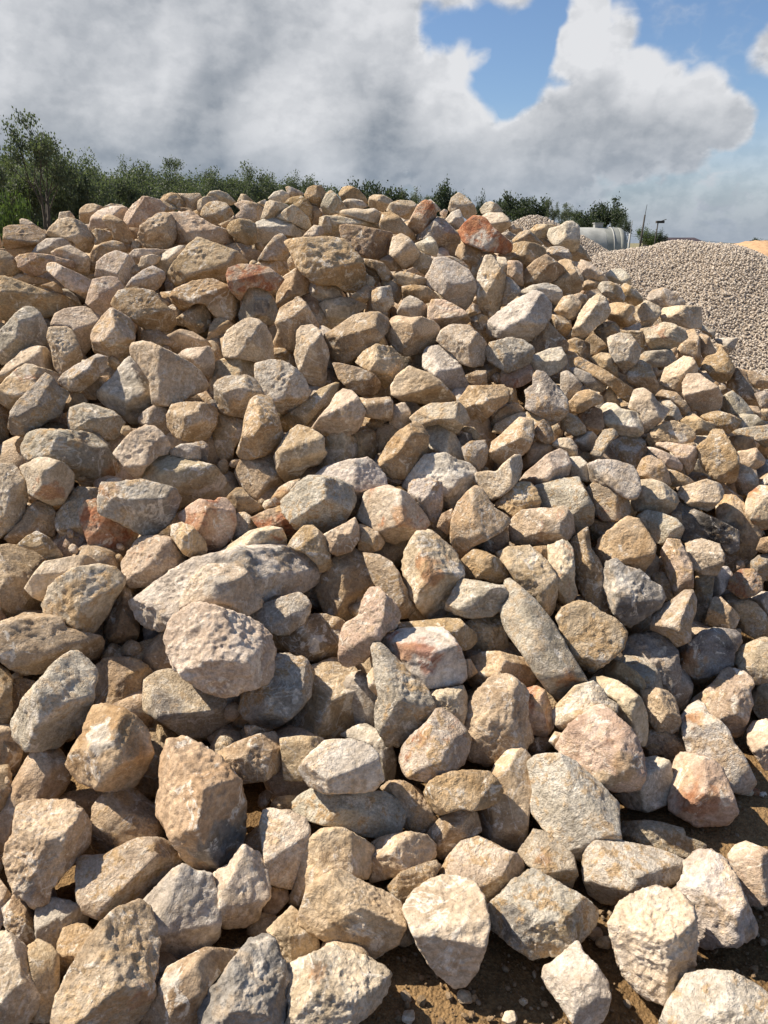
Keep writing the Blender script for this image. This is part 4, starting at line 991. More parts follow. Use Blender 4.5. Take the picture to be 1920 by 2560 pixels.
c 2 966,528 977,508 997,501 1028,501 1041,511 1038,528 1025,546 1015,549 992,536
c 1 1013,521 1035,509 1046,511 1041,526 1028,528
r 4 1018,561 1033,536 1043,516 1058,502 1078,503 1089,523 1089,541 1073,561 1053,582 1041,584 1025,569;gnarled pinkish red rock standing up on the crest
w 2 1068,503 1076,498 1091,511 1103,526 1089,531
g 2 1043,602 1043,584 1073,564 1094,544 1111,551 1132,571 1149,589 1147,612 1132,640 1099,642 1094,622 1078,594;big grey tan rock under the gnarled red one
w 3 1038,609 1061,599 1076,590 1089,604 1096,625 1091,642 1081,640 1048,625
c 3 977,617 982,594 1003,584 1023,597 1035,612 1048,632 1043,652 1023,663 1008,673 992,652 975,635;pale grey cream rock with a sloping top beside the dark tan block
c 2 949,650 972,637 992,652 1008,663 1003,675 977,678 962,663
t 2 1028,663 1046,650 1048,627 1066,637 1082,650 1076,670 1066,688 1043,675
c 2 1122,523 1129,495 1147,482 1165,493 1185,513 1192,533 1180,544 1167,549 1152,533 1127,531;cream double humped rock on the skyline
w 3 1114,549 1129,531 1149,523 1157,544 1162,556 1152,569 1137,575 1124,561
p 1 1100,531 1111,523 1120,528 1114,544 1101,538
R 4 1146,578 1165,556 1185,541 1200,541 1215,548 1230,568 1256,589 1281,611 1276,627 1258,634 1230,629 1208,624 1185,614 1159,606;brick red rock streaked with white on the crest
t 3 1139,637 1147,612 1165,607 1197,607 1205,637 1195,652 1180,673 1159,652;squarish tan rock below the brick red one
w 4 1066,693 1078,673 1086,647 1109,642 1139,657 1170,675 1182,695 1191,723 1175,759 1162,776 1129,759 1099,733 1068,713;big flat faced white rock with a diamond outline
cr 2 1109,642 1127,640 1154,650 1175,670 1170,678 1137,660
w 2 1177,678 1187,647 1210,642 1205,673 1195,703 1185,688
c 3 982,688 1003,678 1028,683 1063,695 1066,711 1043,713 1008,713 987,703
t 2 901,645 932,650 957,657 975,678 985,695 972,703 952,698 942,678 911,663
b 1 901,647 922,660 944,683 949,701 937,718 929,693 914,680
c 2 911,683 932,693 938,706 932,718 914,711
b 1 876,741 899,726 914,713 929,721 927,746 914,759 884,746
y 2 1005,716 1033,713 1063,716 1086,731 1104,749 1078,754 1053,759 1028,741 1008,746
g 1 949,711 962,698 982,703 1000,716 1008,738 995,759 982,751 977,721
w 3 930,731 942,721 975,714 980,733 985,761 965,779 934,774 929,756;small white grey cube with crisp edges
t 1 1008,678 1033,668 1053,685 1023,685
w 2 1200,523 1213,508 1225,503 1243,510 1254,523 1256,533 1225,538 1205,535;white domed rock on the skyline next to the brick red one
c 3 1205,541 1220,532 1256,533 1271,546 1278,561 1266,573 1251,584 1233,571 1215,551;cream rock leaning on the brick red one
c 1 1271,571 1284,562 1299,563 1304,576 1291,586 1273,578
w 2 1256,584 1273,578 1289,589 1278,601 1266,594
c 2 1281,599 1301,581 1322,575 1342,594 1359,611 1342,614 1309,609 1284,606
c 2 1324,576 1342,561 1382,561 1392,566 1375,576 1370,589 1375,596 1342,597 1329,586
w 3 1368,586 1375,571 1400,566 1413,556 1430,554 1446,566 1448,589 1447,616 1433,634 1418,619 1387,614 1375,601;pale skull shaped boulder standing on the shoulder of the pile
t 1 1420,622 1448,609 1468,634 1481,654 1463,652 1448,652 1430,652 1428,634
b 0 1344,597 1365,597 1387,614 1372,619 1362,614
w 3 1366,627 1377,618 1403,616 1420,624 1429,639 1428,652 1397,654 1375,639;small chalky rock below the skull shaped boulder
t 2 1281,627 1284,609 1309,604 1342,609 1362,622 1365,637 1342,649 1319,665 1311,685 1306,662 1296,652 1286,642
b 4 1309,708 1314,675 1337,652 1365,637 1387,652 1408,667 1411,677 1392,695 1377,706 1342,710 1314,718;dark tan peaked rock with a shaded face on the shoulder
t 1 1243,637 1278,627 1296,652 1273,654 1253,644
g 1 1205,632 1225,627 1243,639 1225,644
cr 2 1241,642 1263,644 1270,657 1268,687 1258,687 1246,662
p 2 1270,652 1296,653 1306,662 1306,692 1310,715 1294,710 1278,692 1268,687
t 3 1378,705 1397,692 1415,680 1413,667 1397,654 1408,646 1428,654 1435,672 1448,697 1456,720 1441,733 1420,739 1405,728 1387,713;arched tan rock beside the dark tan peaked one
c 2 1435,665 1446,670 1458,692 1461,708 1448,700
c 3 1444,667 1453,649 1468,654 1486,667 1504,682 1522,700 1504,705 1478,695 1463,703 1456,687
c 2 1463,705 1468,690 1481,685 1494,692 1478,700
t 2 1451,708 1478,696 1506,700 1494,720 1468,728 1451,723
g 3 1495,720 1504,705 1527,705 1552,720 1562,743 1559,756 1532,751 1509,738
y 2 1554,713 1565,708 1587,723 1605,743 1608,753 1587,766 1562,753
w 1 1514,687 1527,675 1549,672 1565,680 1577,697 1577,710 1554,710 1524,703
w 3 1301,728 1332,713 1367,708 1392,715 1405,728 1404,746 1387,766 1377,753 1352,735 1309,735;white crested rock above the scooped grey one
g 2 1251,766 1261,728 1266,690 1284,703 1299,720 1301,730 1284,748 1266,763
c 2 1423,741 1446,733 1468,738 1466,751 1456,758 1435,748
c 4 1215,634 1233,644 1243,662 1263,692 1262,715 1251,756 1241,784 1225,799 1210,786 1195,763 1192,716 1195,688;tall cream rock standing on end behind the scooped grey one
"""

# ------------------------------------------------------------------ ground
def build_ground():
    def axis(a, b, step):
        return list(np.arange(a, b, step))
    xs = [-900, -400, -150, -60, -30, -16, -10] + axis(-7, 5.0, 0.12) + [6, 8, 12, 20, 40, 80, 160, 400, 900]
    ys = [-60, -25, -8, -3, -1] + axis(0, 8.6, 0.12) + [9.5, 12, 16, 24, 40, 80, 160, 320, 640, 1200]
    X, Y = np.meshgrid(xs, ys)
    Z = ground_z(X, Y)
    q = np.stack([X.ravel(), Y.ravel(), 0 * X.ravel()], 1)
    near = np.exp(-((X.ravel() / 9) ** 2 + ((Y.ravel() - 3) / 9) ** 2))
    Z = Z.ravel() + near * (fbm(q * 1.7, 5, 2) * 0.012 + fbm(q * 6.0, 8, 2) * 0.005)
    V = np.stack([X.ravel(), Y.ravel(), Z], 1)
    nx, ny = len(xs), len(ys)
    i = np.arange(nx * ny).reshape(ny, nx)
    F = np.stack([i[:-1, :-1].ravel(), i[:-1, 1:].ravel(), i[1:, 1:].ravel(), i[1:, :-1].ravel()], 1)
    o = obj('ground', mesh_from('ground', V, F, M_DIRT))
    tag(o, kind='structure', label='brown earth yard strewn with small gravel')
build_ground()

# ------------------------------------------------------------------ traced rocks
def parse():
    R = []
    for line in ROCKS.strip().split('\n'):
        lab = ''
        if ';' in line:
            line, lab = line.split(';', 1)
        p = line.split()
        P = np.array([[float(v) for v in q.split(',')] for q in p[2:]])
        x, y = P.T
        cr = x * np.roll(y, -1) - np.roll(x, -1) * y
        A = cr.sum() / 2
        C = np.array([((x + np.roll(x, -1)) * cr).sum(), ((y + np.roll(y, -1)) * cr).sum()]) / (6 * A)
        # a centre from which the whole outline can be seen; else use the hull
        def best(Q):
            s = np.sign(((Q[:, 0] * np.roll(Q[:, 1], -1)) - (np.roll(Q[:, 0], -1) * Q[:, 1])).sum())
            E = np.roll(Q, -1, 0) - Q; L = np.linalg.norm(E, axis=1) + 1e-9
            lo, hi = Q.min(0), Q.max(0)
            gx, gy = np.meshgrid(np.linspace(lo[0], hi[0], 25), np.linspace(lo[1], hi[1], 25))
            G = np.stack([gx.ravel(), gy.ravel()], 1)
            D = s * (E[None, :, 0] * (G[:, None, 1] - Q[None, :, 1]) - E[None, :, 1] * (G[:, None, 0] - Q[None, :, 0])) / L
            m = D.min(1); k = int(np.argmax(m))
            return m[k], G[k]
        mv, g0 = best(P)
        if mv < 0.06 * math.sqrt(abs(A)):
            idx = sorted(range(len(P)), key=lambda i: (P[i][0], P[i][1]))
            def half(ids):
                h = []
                for i in ids:
                    while len(h) > 1 and np.cross(P[h[-1]] - P[h[-2]], P[i] - P[h[-2]]) <= 0: h.pop()
                    h.append(i)
                return h
            hull = half(idx)[:-1] + half(idx[::-1])[:-1]
            P = P[hull]; mv, g0 = best(P)
            x, y = P.T; cr = x * np.roll(y, -1) - np.roll(x, -1) * y; A = cr.sum() / 2
            C = np.array([((x + np.roll(x, -1)) * cr).sum(), ((y + np.roll(y, -1)) * cr).sum()]) / (6 * A)
        if mv < 0.30 * math.sqrt(abs(A)): C = 0.35 * C + 0.65 * g0
        R.append(dict(code=p[0], lay=int(p[1]), P=P, A=abs(A), C=C, lab=lab.strip()))
    return R
RK = parse()
def surface_t(d):
    """distance factor along ray d where it meets the heap or the ground"""
    ts = np.linspace(0.8, 9.5, 900)
    p = CAM[None] + ts[:, None] * d[None]
    hh = np.maximum(pile_h(p[:, 0], p[:, 1]), 0.0)
    gap = p[:, 2] - hh
    hit = np.where(gap <= 0)[0]
    if len(hit):
        return ts[hit[0]]
    m = (ts > 3)
    return ts[m][np.argmin(gap[m])]
for r in RK:
    d = pxray(*r['C'])
    t = surface_t(d)
    r['size'] = math.sqrt(r['A']) / FPX * t
    r['d'] = d
    r['gr'] = ('dirt' in r['lab'])
    p = CAM + d * t
    r['t0'] = t
    r['t'] = t + (2.6 - r['lay']) * 0.17 * r['size'] + 0.10 * r['size']
    r['bb'] = (*r['P'].min(0), *r['P'].max(0))
# nearer rocks really stand in front of the ones they hide
def inside(P, q):
    x, y = P.T; x2, y2 = np.roll(x, -1), np.roll(y, -1)
    c = ((y > q[1]) != (y2 > q[1])) & (q[0] < (x2 - x) * (q[1] - y) / (y2 - y + 1e-12) + x)
    return bool(c.sum() % 2)
pairs = []
for i in range(len(RK)):
    for j in range(len(RK)):
        a, b = RK[i], RK[j]
        if a['lay'] <= b['lay']:
            continue
        if a['bb'][0] > b['bb'][2] or b['bb'][0] > a['bb'][2] or a['bb'][1] > b['bb'][3] or b['bb'][1] > a['bb'][3]:
            continue
        n = sum(inside(a['P'], q) for q in b['P']) + sum(inside(b['P'], q) for q in a['P'])
        if n:
            pairs.append((i, j, min(1.0, n / 5.0)))
for it in range(40):
    for i, j, w in pairs:
        a, b = RK[i], RK[j]
        need = 0.34 * (a['size'] + b['size']) * (0.45 + 0.55 * w)
        lackd = need - (b['t'] - a['t'])
        if lackd > 0:
            if not a['gr']: a['t'] -= 0.10 * lackd
            b['t'] += 0.20 * lackd
    for r in RK:
        r['t'] += 0.04 * (r['t0'] + 0.1 * r['size'] - r['t'])

# stains and bare breaks that single stones carry: photo x, y, radius, colour
FLINT = (.22, .21, .20); RUSTY = (.47, .22, .115); GREY = (.34, .32, .30); ORANGE = (.52, .27, .12); CHALK = (.74, .69, .61)
PATCH = [(565, 2107, 58, FLINT), (550, 2150, 45, FLINT), (1040, 1636, 48, (.36, .13, .075)), (995, 1627, 34, RUSTY), (1049, 1841, 26, ORANGE), (392, 1759, 46, GREY), (430, 1775, 36, GREY),
         (271, 1301, 60, RUSTY), (300, 1345, 40, RUSTY), (271, 1214, 26, ORANGE), (610, 1385, 52, (.2, .2, .2)), (560, 1400, 40, (.22, .21, .2)), (721, 1385, 34, (.2, .2, .2)), (289, 1180, 32, ORANGE),
         (661, 773, 22, FLINT), (1055, 1407, 36, ORANGE), (1085, 1440, 30, ORANGE), (1225, 614, 26, CHALK), (1190, 600, 20, CHALK), (1280, 2318, 44, FLINT), (1265, 2290, 36, FLINT), (1399, 2318, 48, (.56, .43, .25)),
         (1757, 2019, 44, RUSTY), (1700, 1995, 26, RUSTY), (1881, 2322, 24, GREY), (666, 2357, 26, CHALK), (650, 2420, 20, CHALK), (358, 2505, 36, RUSTY), (1565, 1446, 36, CHALK), (1812, 1337, 40, (.06, .055, .055)),
         (1770, 1310, 30, (.07, .065, .065)), (797, 2425, 22, ORANGE), (1450, 909, 16, FLINT), (1359, 2139, 20, ORANGE), (1821, 1597, 26, (.1, .09, .09)), (130, 1240, 30, RUSTY), (505, 1290, 40, ORANGE), (470, 1300, 30, RUSTY),
         (1420, 1705, 25, ORANGE), (1730, 1790, 26, ORANGE), (1600, 2150, 30, CHALK), (560, 1470, 40, CHALK), (250, 1830, 40, CHALK), (700, 1250, 26, ORANGE), (1000, 1290, 30, ORANGE), (420, 2440, 30, CHALK), (60, 2240, 30, GREY), (300, 2260, 30, CHALK), (530, 2330, 40, CHALK), (1710, 1660, 34, ORANGE), (1560, 1900, 50, (.50, .33, .18)), (1530, 1960, 34, (.46, .36, .24))]
order = sorted(range(len(RK)), key=lambda k: -RK[k]['A'])
INDIV = set(order[:312])
LIT = {'w': .60, 'c': .50, 'p': .48, 'r': .45, 'R': .42, 'g': .42, 't': .34, 'y': .42, 'b': .20, 'd': .30}
joined_V, joined_F, joined_T, joined_S, nj = [], [], [], [], 0
made = []
for k, r in enumerate(RK):
    rng = random.Random(1000 + k)
    f = r['d'] / np.linalg.norm(r['d'])
    rt = np.cross(f, (0, 0, 1)); rt /= np.linalg.norm(rt)
    up = np.cross(rt, f)
    cen = CAM + r['d'] * r['t']
    L = []
    for q in r['P']:
        dq = pxray(*q)
        p = CAM + dq * (np.dot(cen - CAM, f) / np.dot(dq, f))
        L.append([np.dot(p - cen, rt), np.dot(p - cen, up)])
    poly = np.array(L) * 1.05
    sz = math.sqrt(r['A']) / FPX * r['t']
    ext = poly.max(0) - poly.min(0)
    depth = min(sz * rng.uniform(1.12, 1.35), 1.5 * min(ext))
    if 'slab' in r['lab'] or 'flat' in r['lab'] or 'shard' in r['lab']:
        depth *= 0.8
    sub = 6 if r['A'] > 36000 else (5 if r['A'] > 4300 else 4)
    # of several ways the stone may have broken take the one that catches the sun as in the photograph
    want = LIT[r['code'][0]] if r['lay'] > 1 else 0.26
    bestd = None
    for c in range(6 if r['A'] > 4000 else 2):
        sd_ = 1000 + k + c * 5003
        Pl, Fl = rock_body(poly, (rt, up, f), depth, random.Random(sd_), 3)
        e1 = Pl[Fl[:, 1]] - Pl[Fl[:, 0]]; e2 = Pl[Fl[:, 2]] - Pl[Fl[:, 0]]
        nn = np.cross(e1, e2)
        vis = np.maximum(0, -(nn @ f))
        un = nn / (np.linalg.norm(nn, axis=1)[:, None] + 1e-12)
        q = float((vis * np.maximum(0, un @ SUN)).sum() / (vis.sum() + 1e-12))
        if bestd is None or abs(q - want) < bestd[0]:
            bestd = (abs(q - want), sd_)
    P, F = rock_body(poly, (rt, up, f), depth, random.Random(bestd[1]), sub)
    zmin = (cen[2] + P[:, 2]).min()
    s = 1.0
    if r['gr'] or zmin < -0.02:
        # rest on the soil: slide along the sight line until the underside meets the ground
        want = -0.012
        zr = (cen - CAM)[2] + P[:, 2].min()
        s = (want - CAM[2]) / zr
        s = min(1.25, max(0.6, s))
    cen = CAM + (cen - CAM) * s
    P = P * s
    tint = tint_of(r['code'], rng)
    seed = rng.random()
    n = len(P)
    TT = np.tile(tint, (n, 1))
    pv = P + cen - CAM
    pc, pss = math.cos(PITCH), math.sin(PITCH)
    zf = pv[:, 1] * pc - pv[:, 2] * pss
    for (qx, qy, qr, qc) in PATCH:
        if not inside(r['P'], (qx, qy)):
            continue
        ux = 960 + FPX * pv[:, 0] / zf; uy = 1280 - FPX * (pv[:, 1] * pss + pv[:, 2] * pc) / zf
        front = np.where((ux - qx) ** 2 + (uy - qy) ** 2 < (0.35 * qr) ** 2)[0]
        if not len(front):
            continue
        j = front[np.argmin(zf[front])]
        rad = qr / FPX * zf[j]
        dd = np.linalg.norm(P - P[j], axis=1) / rad + 0.55 * fbm(P / rad * 1.6 + k, 77, 3)
        m = 0.88 * np.clip((1.12 - dd) / 0.30, 0, 1)[:, None]
        TT[:, :3] = TT[:, :3] * (1 - m) + np.array(qc) * m
    if k in INDIV:
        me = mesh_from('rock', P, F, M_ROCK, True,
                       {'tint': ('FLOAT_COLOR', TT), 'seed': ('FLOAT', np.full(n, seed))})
        o = obj('rock', me, None, cen)
        made.append((k, o, sz * s, ext * s, cen))
    else:
        joined_V.append(P + cen); joined_F.append(F + nj); nj += n
        joined_T.append(np.tile(tint, (n, 1))); joined_S.append(np.full(n, seed))
    r['cen'] = cen

# labels -------------------------------------------------------------
CUT = [' with ', ' on ', ' behind ', ' beside ', ' under ', ' below ', ' above ', ' at ', ' in ', ' near ', ' standing', ' lying', ' tucked', ' wedged',
       ' tapering', ' overhanging', ' next ', ' between ', ' split', ' running', ' leaning', ' resting', ' covered', ' full ', ' half ', ' narrowing',
       ' stacked', ' over ', ' before ', ' tilted', ' sitting', ' poking', ' sliding', ' mostly', ' propped', ' like ', ' sloping', ' laid', ' across ', ' upright', ' streaked', ' pitted', ' veined', ',', ' beyond', ' along', ' tapering', ' pinched', ' alone', ' to ']
def short(l):
    s = l
    for c in CUT:
        i = s.find(c)
        if i > 8: s = s[:i]
    return s
shorts = {}
for r in RK:
    if r['lab']:
        shorts.setdefault(short(r['lab']), []).append(r)
heroes = [(v[0], s) for s, v in shorts.items() if len(v) == 1 and 2 <= len(s.split()) <= 7]
used = {}
for k, o, sz, ext, cen in made:
    r = RK[k]
    if r['lab']:
        lab = r['lab']
    else:
        cand = sorted(heroes, key=lambda h: np.linalg.norm(h[0]['cen'] - cen))
        asp = ext[0] / ext[1]
        shp = 'long' if asp > 1.7 else ('upright' if asp < 0.75 else ('flat' if asp > 1.35 else 'blocky'))
        szw = 'small' if sz < 0.13 else ('large' if sz > 0.21 else 'medium')
        lab = None
        for h, s in cand[:4]:
            dv = cen - h['cen']
            rel = 'uphill of' if dv[2] > 0.07 else ('downhill of' if dv[2] < -0.07 else 'beside')
            t = '%s %s %s rock %s the %s' % (szw, shp, CNAME[r['code'][0]], rel, s)
            if t not in used:
                lab = t; break
        if lab is None:
            lab = t
    used.setdefault(lab, []).append(o)
    o['label'] = lab
    o['category'] = 'rock'
    o['group'] = 'quarry rocks heaped in the pile'

# the small remaining rocks and those buried between the big ones --------------------
UN = []; UN2 = []; UN4 = []
urng = random.Random(7)
for k in range(14):
    m = urng.randint(7, 10)
    an = sorted(urng.uniform(0, 2 * math.pi) for _ in range(m))
    an = [2 * math.pi * i / m + urng.uniform(-.25, .25) for i in range(m)]
    asp = urng.uniform(.7, 1.0)
    pl = np.array([[math.cos(a) * urng.uniform(.8, 1.1), math.sin(a) * asp * urng.uniform(.8, 1.1)] for a in an]) * 0.55
    P, F = rock_body(pl, (np.array([1., 0, 0]), np.array([0, 0, 1.]), np.array([0, 1., 0])), urng.uniform(.7, 1.0), urng, 3)
    UN.append((P, F))
    UN4.append(rock_body(pl, (np.array([1., 0, 0]), np.array([0, 0, 1.]), np.array([0, 1., 0])), urng.uniform(.9, 1.15), random.Random(900 + k), 4))
    UN2.append(rock_body(pl, (np.array([1., 0, 0]), np.array([0, 0, 1.]), np.array([0, 1., 0])), urng.uniform(.7, 1.0), urng, 2))
def rot(rng):
    q = np.array([rng.gauss(0, 1) for _ in range(4)]); q /= np.linalg.norm(q)
    w, x, y, z = q
    return np.array([[1 - 2 * (y * y + z * z), 2 * (x * y - z * w), 2 * (x * z + y * w)],
                     [2 * (x * y + z * w), 1 - 2 * (x * x + z * z), 2 * (y * z - x * w)],
                     [2 * (x * z - y * w), 2 * (y * z + x * w), 1 - 2 * (x * x + y * y)]])
frng = random.Random(21)
def put_fill(x, y, z, s, code, lib=None):
    global nj
    P, F = (lib or UN)[frng.randrange(len(UN))]
    Q = (P * s) @ rot(frng).T + np.array([x, y, z])
    n = len(Q)
    joined_V.append(Q); joined_F.append(F + nj); nj += n
    joined_T.append(np.tile(tint_of(code, frng), (n, 1))); joined_S.append(np.full(n, frng.random()))
def in_view(p, marg):
    v = p - CAM
    c, s = math.cos(PITCH), math.sin(PITCH)
    zf = v[1] * c - v[2] * s
    if zf < 0.2: return False
    px = 960 + FPX * v[0] / zf; py = 1280 - FPX * (v[1] * s + v[2] * c) / zf
    return -marg < px < 1920 + marg and py < 2560 + marg
# skyline of the rocks seen in the photograph: fill must not rise above it
SKY = np.full(2400, 9999.0)
for q in RK:
    x, y = q['P'].T
    for i in range(len(x)):
        xa, ya, xb, yb = x[i], y[i], x[i - 1], y[i - 1]
        if xa > xb: xa, ya, xb, yb = xb, yb, xa, ya
        k0, k1 = int(max(0, math.ceil(xa))), int(min(2399, xb))
        for k in range(k0, k1 + 1):
            v = ya + (yb - ya) * (k - xa) / max(1e-6, xb - xa)
            SKY[k] = min(SKY[k], v)
def proj(p):
    v = np.asarray(p) - CAM
    c, s = math.cos(PITCH), math.sin(PITCH)
    zf = v[1] * c - v[2] * s
    return 960 + FPX * v[0] / zf, 1280 - FPX * (v[1] * s + v[2] * c) / zf, zf
for x in np.arange(-4.8, 4.2, 0.215):
    for y in np.arange(0.6, 8.2, 0.215):
        xx = x + frng.uniform(-.07, .07); yy = y + frng.uniform(-.07, .07)
        h = float(pile_h(xx, yy))
        if h < (-0.12 if (x < 0.05 and y > 0.95) else 0.08):
            continue
        s = frng.uniform(.22, .31)
        code = frng.choice('cttttybgcpw')
        px, py, zf = proj((xx, yy, h)) if yy > 0.5 else (-999, 0, 1)
        if -25 < px < 1945 and py < 2590:
            if yy < 5.3:
                if h < 0.34:
                    if px > 930 or frng.random() < .3: continue
                    s = frng.uniform(.10, .17); z = max(0.02, h - 0.20)
                else:
                    z = h - 0.235 - frng.uniform(0, .05); s *= 0.95
            else:
                z = h - 0.10
            lim = SKY[int(min(2399, max(0, px)))]
            lim = max(lim, SKY[int(min(1919, max(0, px + 30)))], SKY[int(min(1919, max(0, px - 30)))]) if lim < 9000 else 9000
            if lim > 8999: lim = 700
            for k in range(12):
                if proj((xx, yy, z + 0.62 * s))[1] > lim + 6: break
                z -= 0.05
            if yy < 6.6: put_fill(xx, yy, z, s, code)
        else:
            if h > 0.08 and yy < 6.4 and xx > -3.9:
                edge = -150 < px < 2070 and py < 2700
                put_fill(xx, yy, max(h - (0.13 if edge else 0.07) + frng.uniform(-.05, .04), s * .36), s * (0.85 if edge else 1.0), code, UN4 if (yy < 5.0 and xx > -3.2) else None)
# chips lodged in the gaps
for k in range(1200):
    xx = frng.uniform(-2.6, 2.9); yy = frng.uniform(1.3, 5.2)
    h = float(pile_h(xx, yy))
    if h < 0.22: continue
    P, F = UN2[k % 10]
    s = frng.uniform(.035, .085)
    V = (P * s) @ rot(frng).T + np.array([xx, yy, h - frng.uniform(.10, .20)])
    n = len(V)
    joined_V.append(V); joined_F.append(F + nj); nj += n
    joined_T.append(np.tile(tint_of(frng.choice('cttybp'), frng), (n, 1))); joined_S.append(np.full(n, frng.random()))
me = mesh_from('rock_rubble', np.concatenate(joined_V), np.concatenate(joined_F), M_ROCK, True,
               {'tint': ('FLOAT_COLOR', np.concatenate(joined_T)), 'seed': ('FLOAT', np.concatenate(joined_S))})
tag(obj('rock_rubble', me), 'smaller tan and cream rocks filling the gaps of the heap', 'rubble', kind='stuff')

# ------------------------------------------------------------------ gravel heaps behind the rocks
def stones_mesh(name, pts, sizes, mat, rng, sub=1, flat=0.75, extra=None):
    S, F, nb = ico(sub)
    n = len(pts)
    vars_ = []
    for k in range(10):
        q = S * np.array([rng.uniform(.7, 1.1), rng.uniform(.7, 1.1), flat * rng.uniform(.7, 1.1)])
        q = q * (1 + 0.22 * np.array([rng.uniform(-1, 1) for _ in range(len(S))]))[:, None]
        vars_.append(q)
    V = np.zeros((n * len(S), 3)); sd = np.zeros(n * len(S))
    m = len(S)
    for i in range(n):
        V[i * m:(i + 1) * m] = (vars_[i % 10] * sizes[i]) @ rot(rng).T + pts[i]
        sd[i * m:(i + 1) * m] = rng.random()
    FF = (F[None] + (np.arange(n) * m)[:, None, None]).reshape(-1, 3)
    if extra is not None:
        eV, eF = extra
        FF = np.concatenate([FF, eF + len(V)]); V = np.concatenate([V, eV]); sd = np.concatenate([sd, np.full(len(eV), 0.0)])  # heap body takes the first, darker colour: shade between stones painted in
    return mesh_from(name, V, FF, mat, False, {'seed': ('FLOAT', sd)})
def heap_grid(hf, x0, x1, y0, y1, st):
    xs = np.arange(x0, x1 + st, st); ys = np.arange(y0, y1 + st, st)
    X, Y = np.meshgrid(xs, ys)
    Z = np.maximum(hf(X, Y), -0.05)
    V = np.stack([X.ravel(), Y.ravel(), Z.ravel()], 1)
    nx, ny = len(xs), len(ys)
    i = np.arange(nx * ny).reshape(ny, nx)
    a, b, c, d = i[:-1, :-1].ravel(), i[:-1, 1:].ravel(), i[1:, 1:].ravel(), i[1:, :-1].ravel()
    F = np.concatenate([np.stack([a, b, c], 1), np.stack([a, c, d], 1)])
    keep = V[F][:, :, 2].max(1) > -0.04
    return V, F[keep]
def hump(cx, cy, h, sl, rnd, ex=1.0):
    def f(x, y):
        d = np.sqrt(((x - cx) / ex) ** 2 + (y - cy) ** 2)
        return h - sl * (np.sqrt(d * d + rnd * rnd) - rnd)
    return f
g1 = hump(3.70, 9.3, 1.64, 0.58, 0.6, 1.35)
g1b = hump(2.95, 9.3, 1.585, 0.60, 0.5, 1.2)
g2 = hump(1.93, 10.0, 1.96, 0.66, 0.25, 1.0)
def gravel_h(x, y):
    w = 0.02 * np.sin(x * 3.1 + y * 1.7) + 0.018 * np.sin(x * 6.3 - y * 4.1)
    return np.maximum(np.maximum(g1(x, y), g1b(x, y)), g2(x, y)) + w
grng = random.Random(5)
pts, szs = [], []
st = 0.028
for x in np.arange(0.9, 5.7, st):
    for y in np.arange(6.6, 10.3, st):
        xx = x + grng.uniform(-.5, .5) * st; yy = y + grng.uniform(-.5, .5) * st
        h = float(gravel_h(xx, yy))
        if h < 0: continue
        # the far side is out of sight
        gxx = float(gravel_h(xx + .05, yy) - gravel_h(xx - .05, yy)) * 10; gyy = float(gravel_h(xx, yy + .05) - gravel_h(xx, yy - .05)) * 10
        if -gxx * (-xx) - gyy * (-yy) + (CAM[2] - h) < -0.9: continue
        s = grng.uniform(.0105, .0195) * (1.25 if grng.random() < .12 else 1.0)
        pts.append((xx, yy, h + s * grng.uniform(.05, .55))); szs.append(s)
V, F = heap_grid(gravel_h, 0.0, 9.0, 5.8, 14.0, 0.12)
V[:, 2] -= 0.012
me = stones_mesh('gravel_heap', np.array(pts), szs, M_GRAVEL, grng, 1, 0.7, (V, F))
tag(obj('gravel_heap', me), 'heap of small pale gravel rising beyond the rock pile', 'gravel heap', kind='stuff')
NGR = len(pts)

sand_h = hump(8.35, 17.5, 1.66, 0.50, 0.8, 1.1)
V, F = heap_grid(sand_h, 5.0, 14.0, 14.0, 22.5, 0.15)
q = V * 1.0
V[:, 2] += fbm(q * 1.6, 3, 3) * 0.05 + fbm(q * 7.0, 9, 2) * 0.015
tag(obj('sand_heap', mesh_from('sand_heap', V, F, M_SAND)), 'orange tan sand heap behind the gravel heap', 'sand heap')

# ------------------------------------------------------------------ pebbles on the bare dirt
prng = random.Random(3)
pp, ps = [], []
for i in range(9500):
    x = prng.uniform(-0.3, 2.2); y = prng.uniform(0.85, 3.2)
    if float(pile_h(x, y)) > 0.25: continue
    s = 0.0018 + 0.011 * prng.random() ** 2.6
    if prng.random() < 0.010: s = prng.uniform(.011, .020)
    pp.append((x, y, s * 0.35)); ps.append(s)
me = stones_mesh('ground_pebbles', np.array(pp), ps, M_PEB, prng, 1, 0.7)
tag(obj('ground_pebbles', me), 'small brown pebbles scattered over the bare dirt', 'pebbles', kind='stuff')

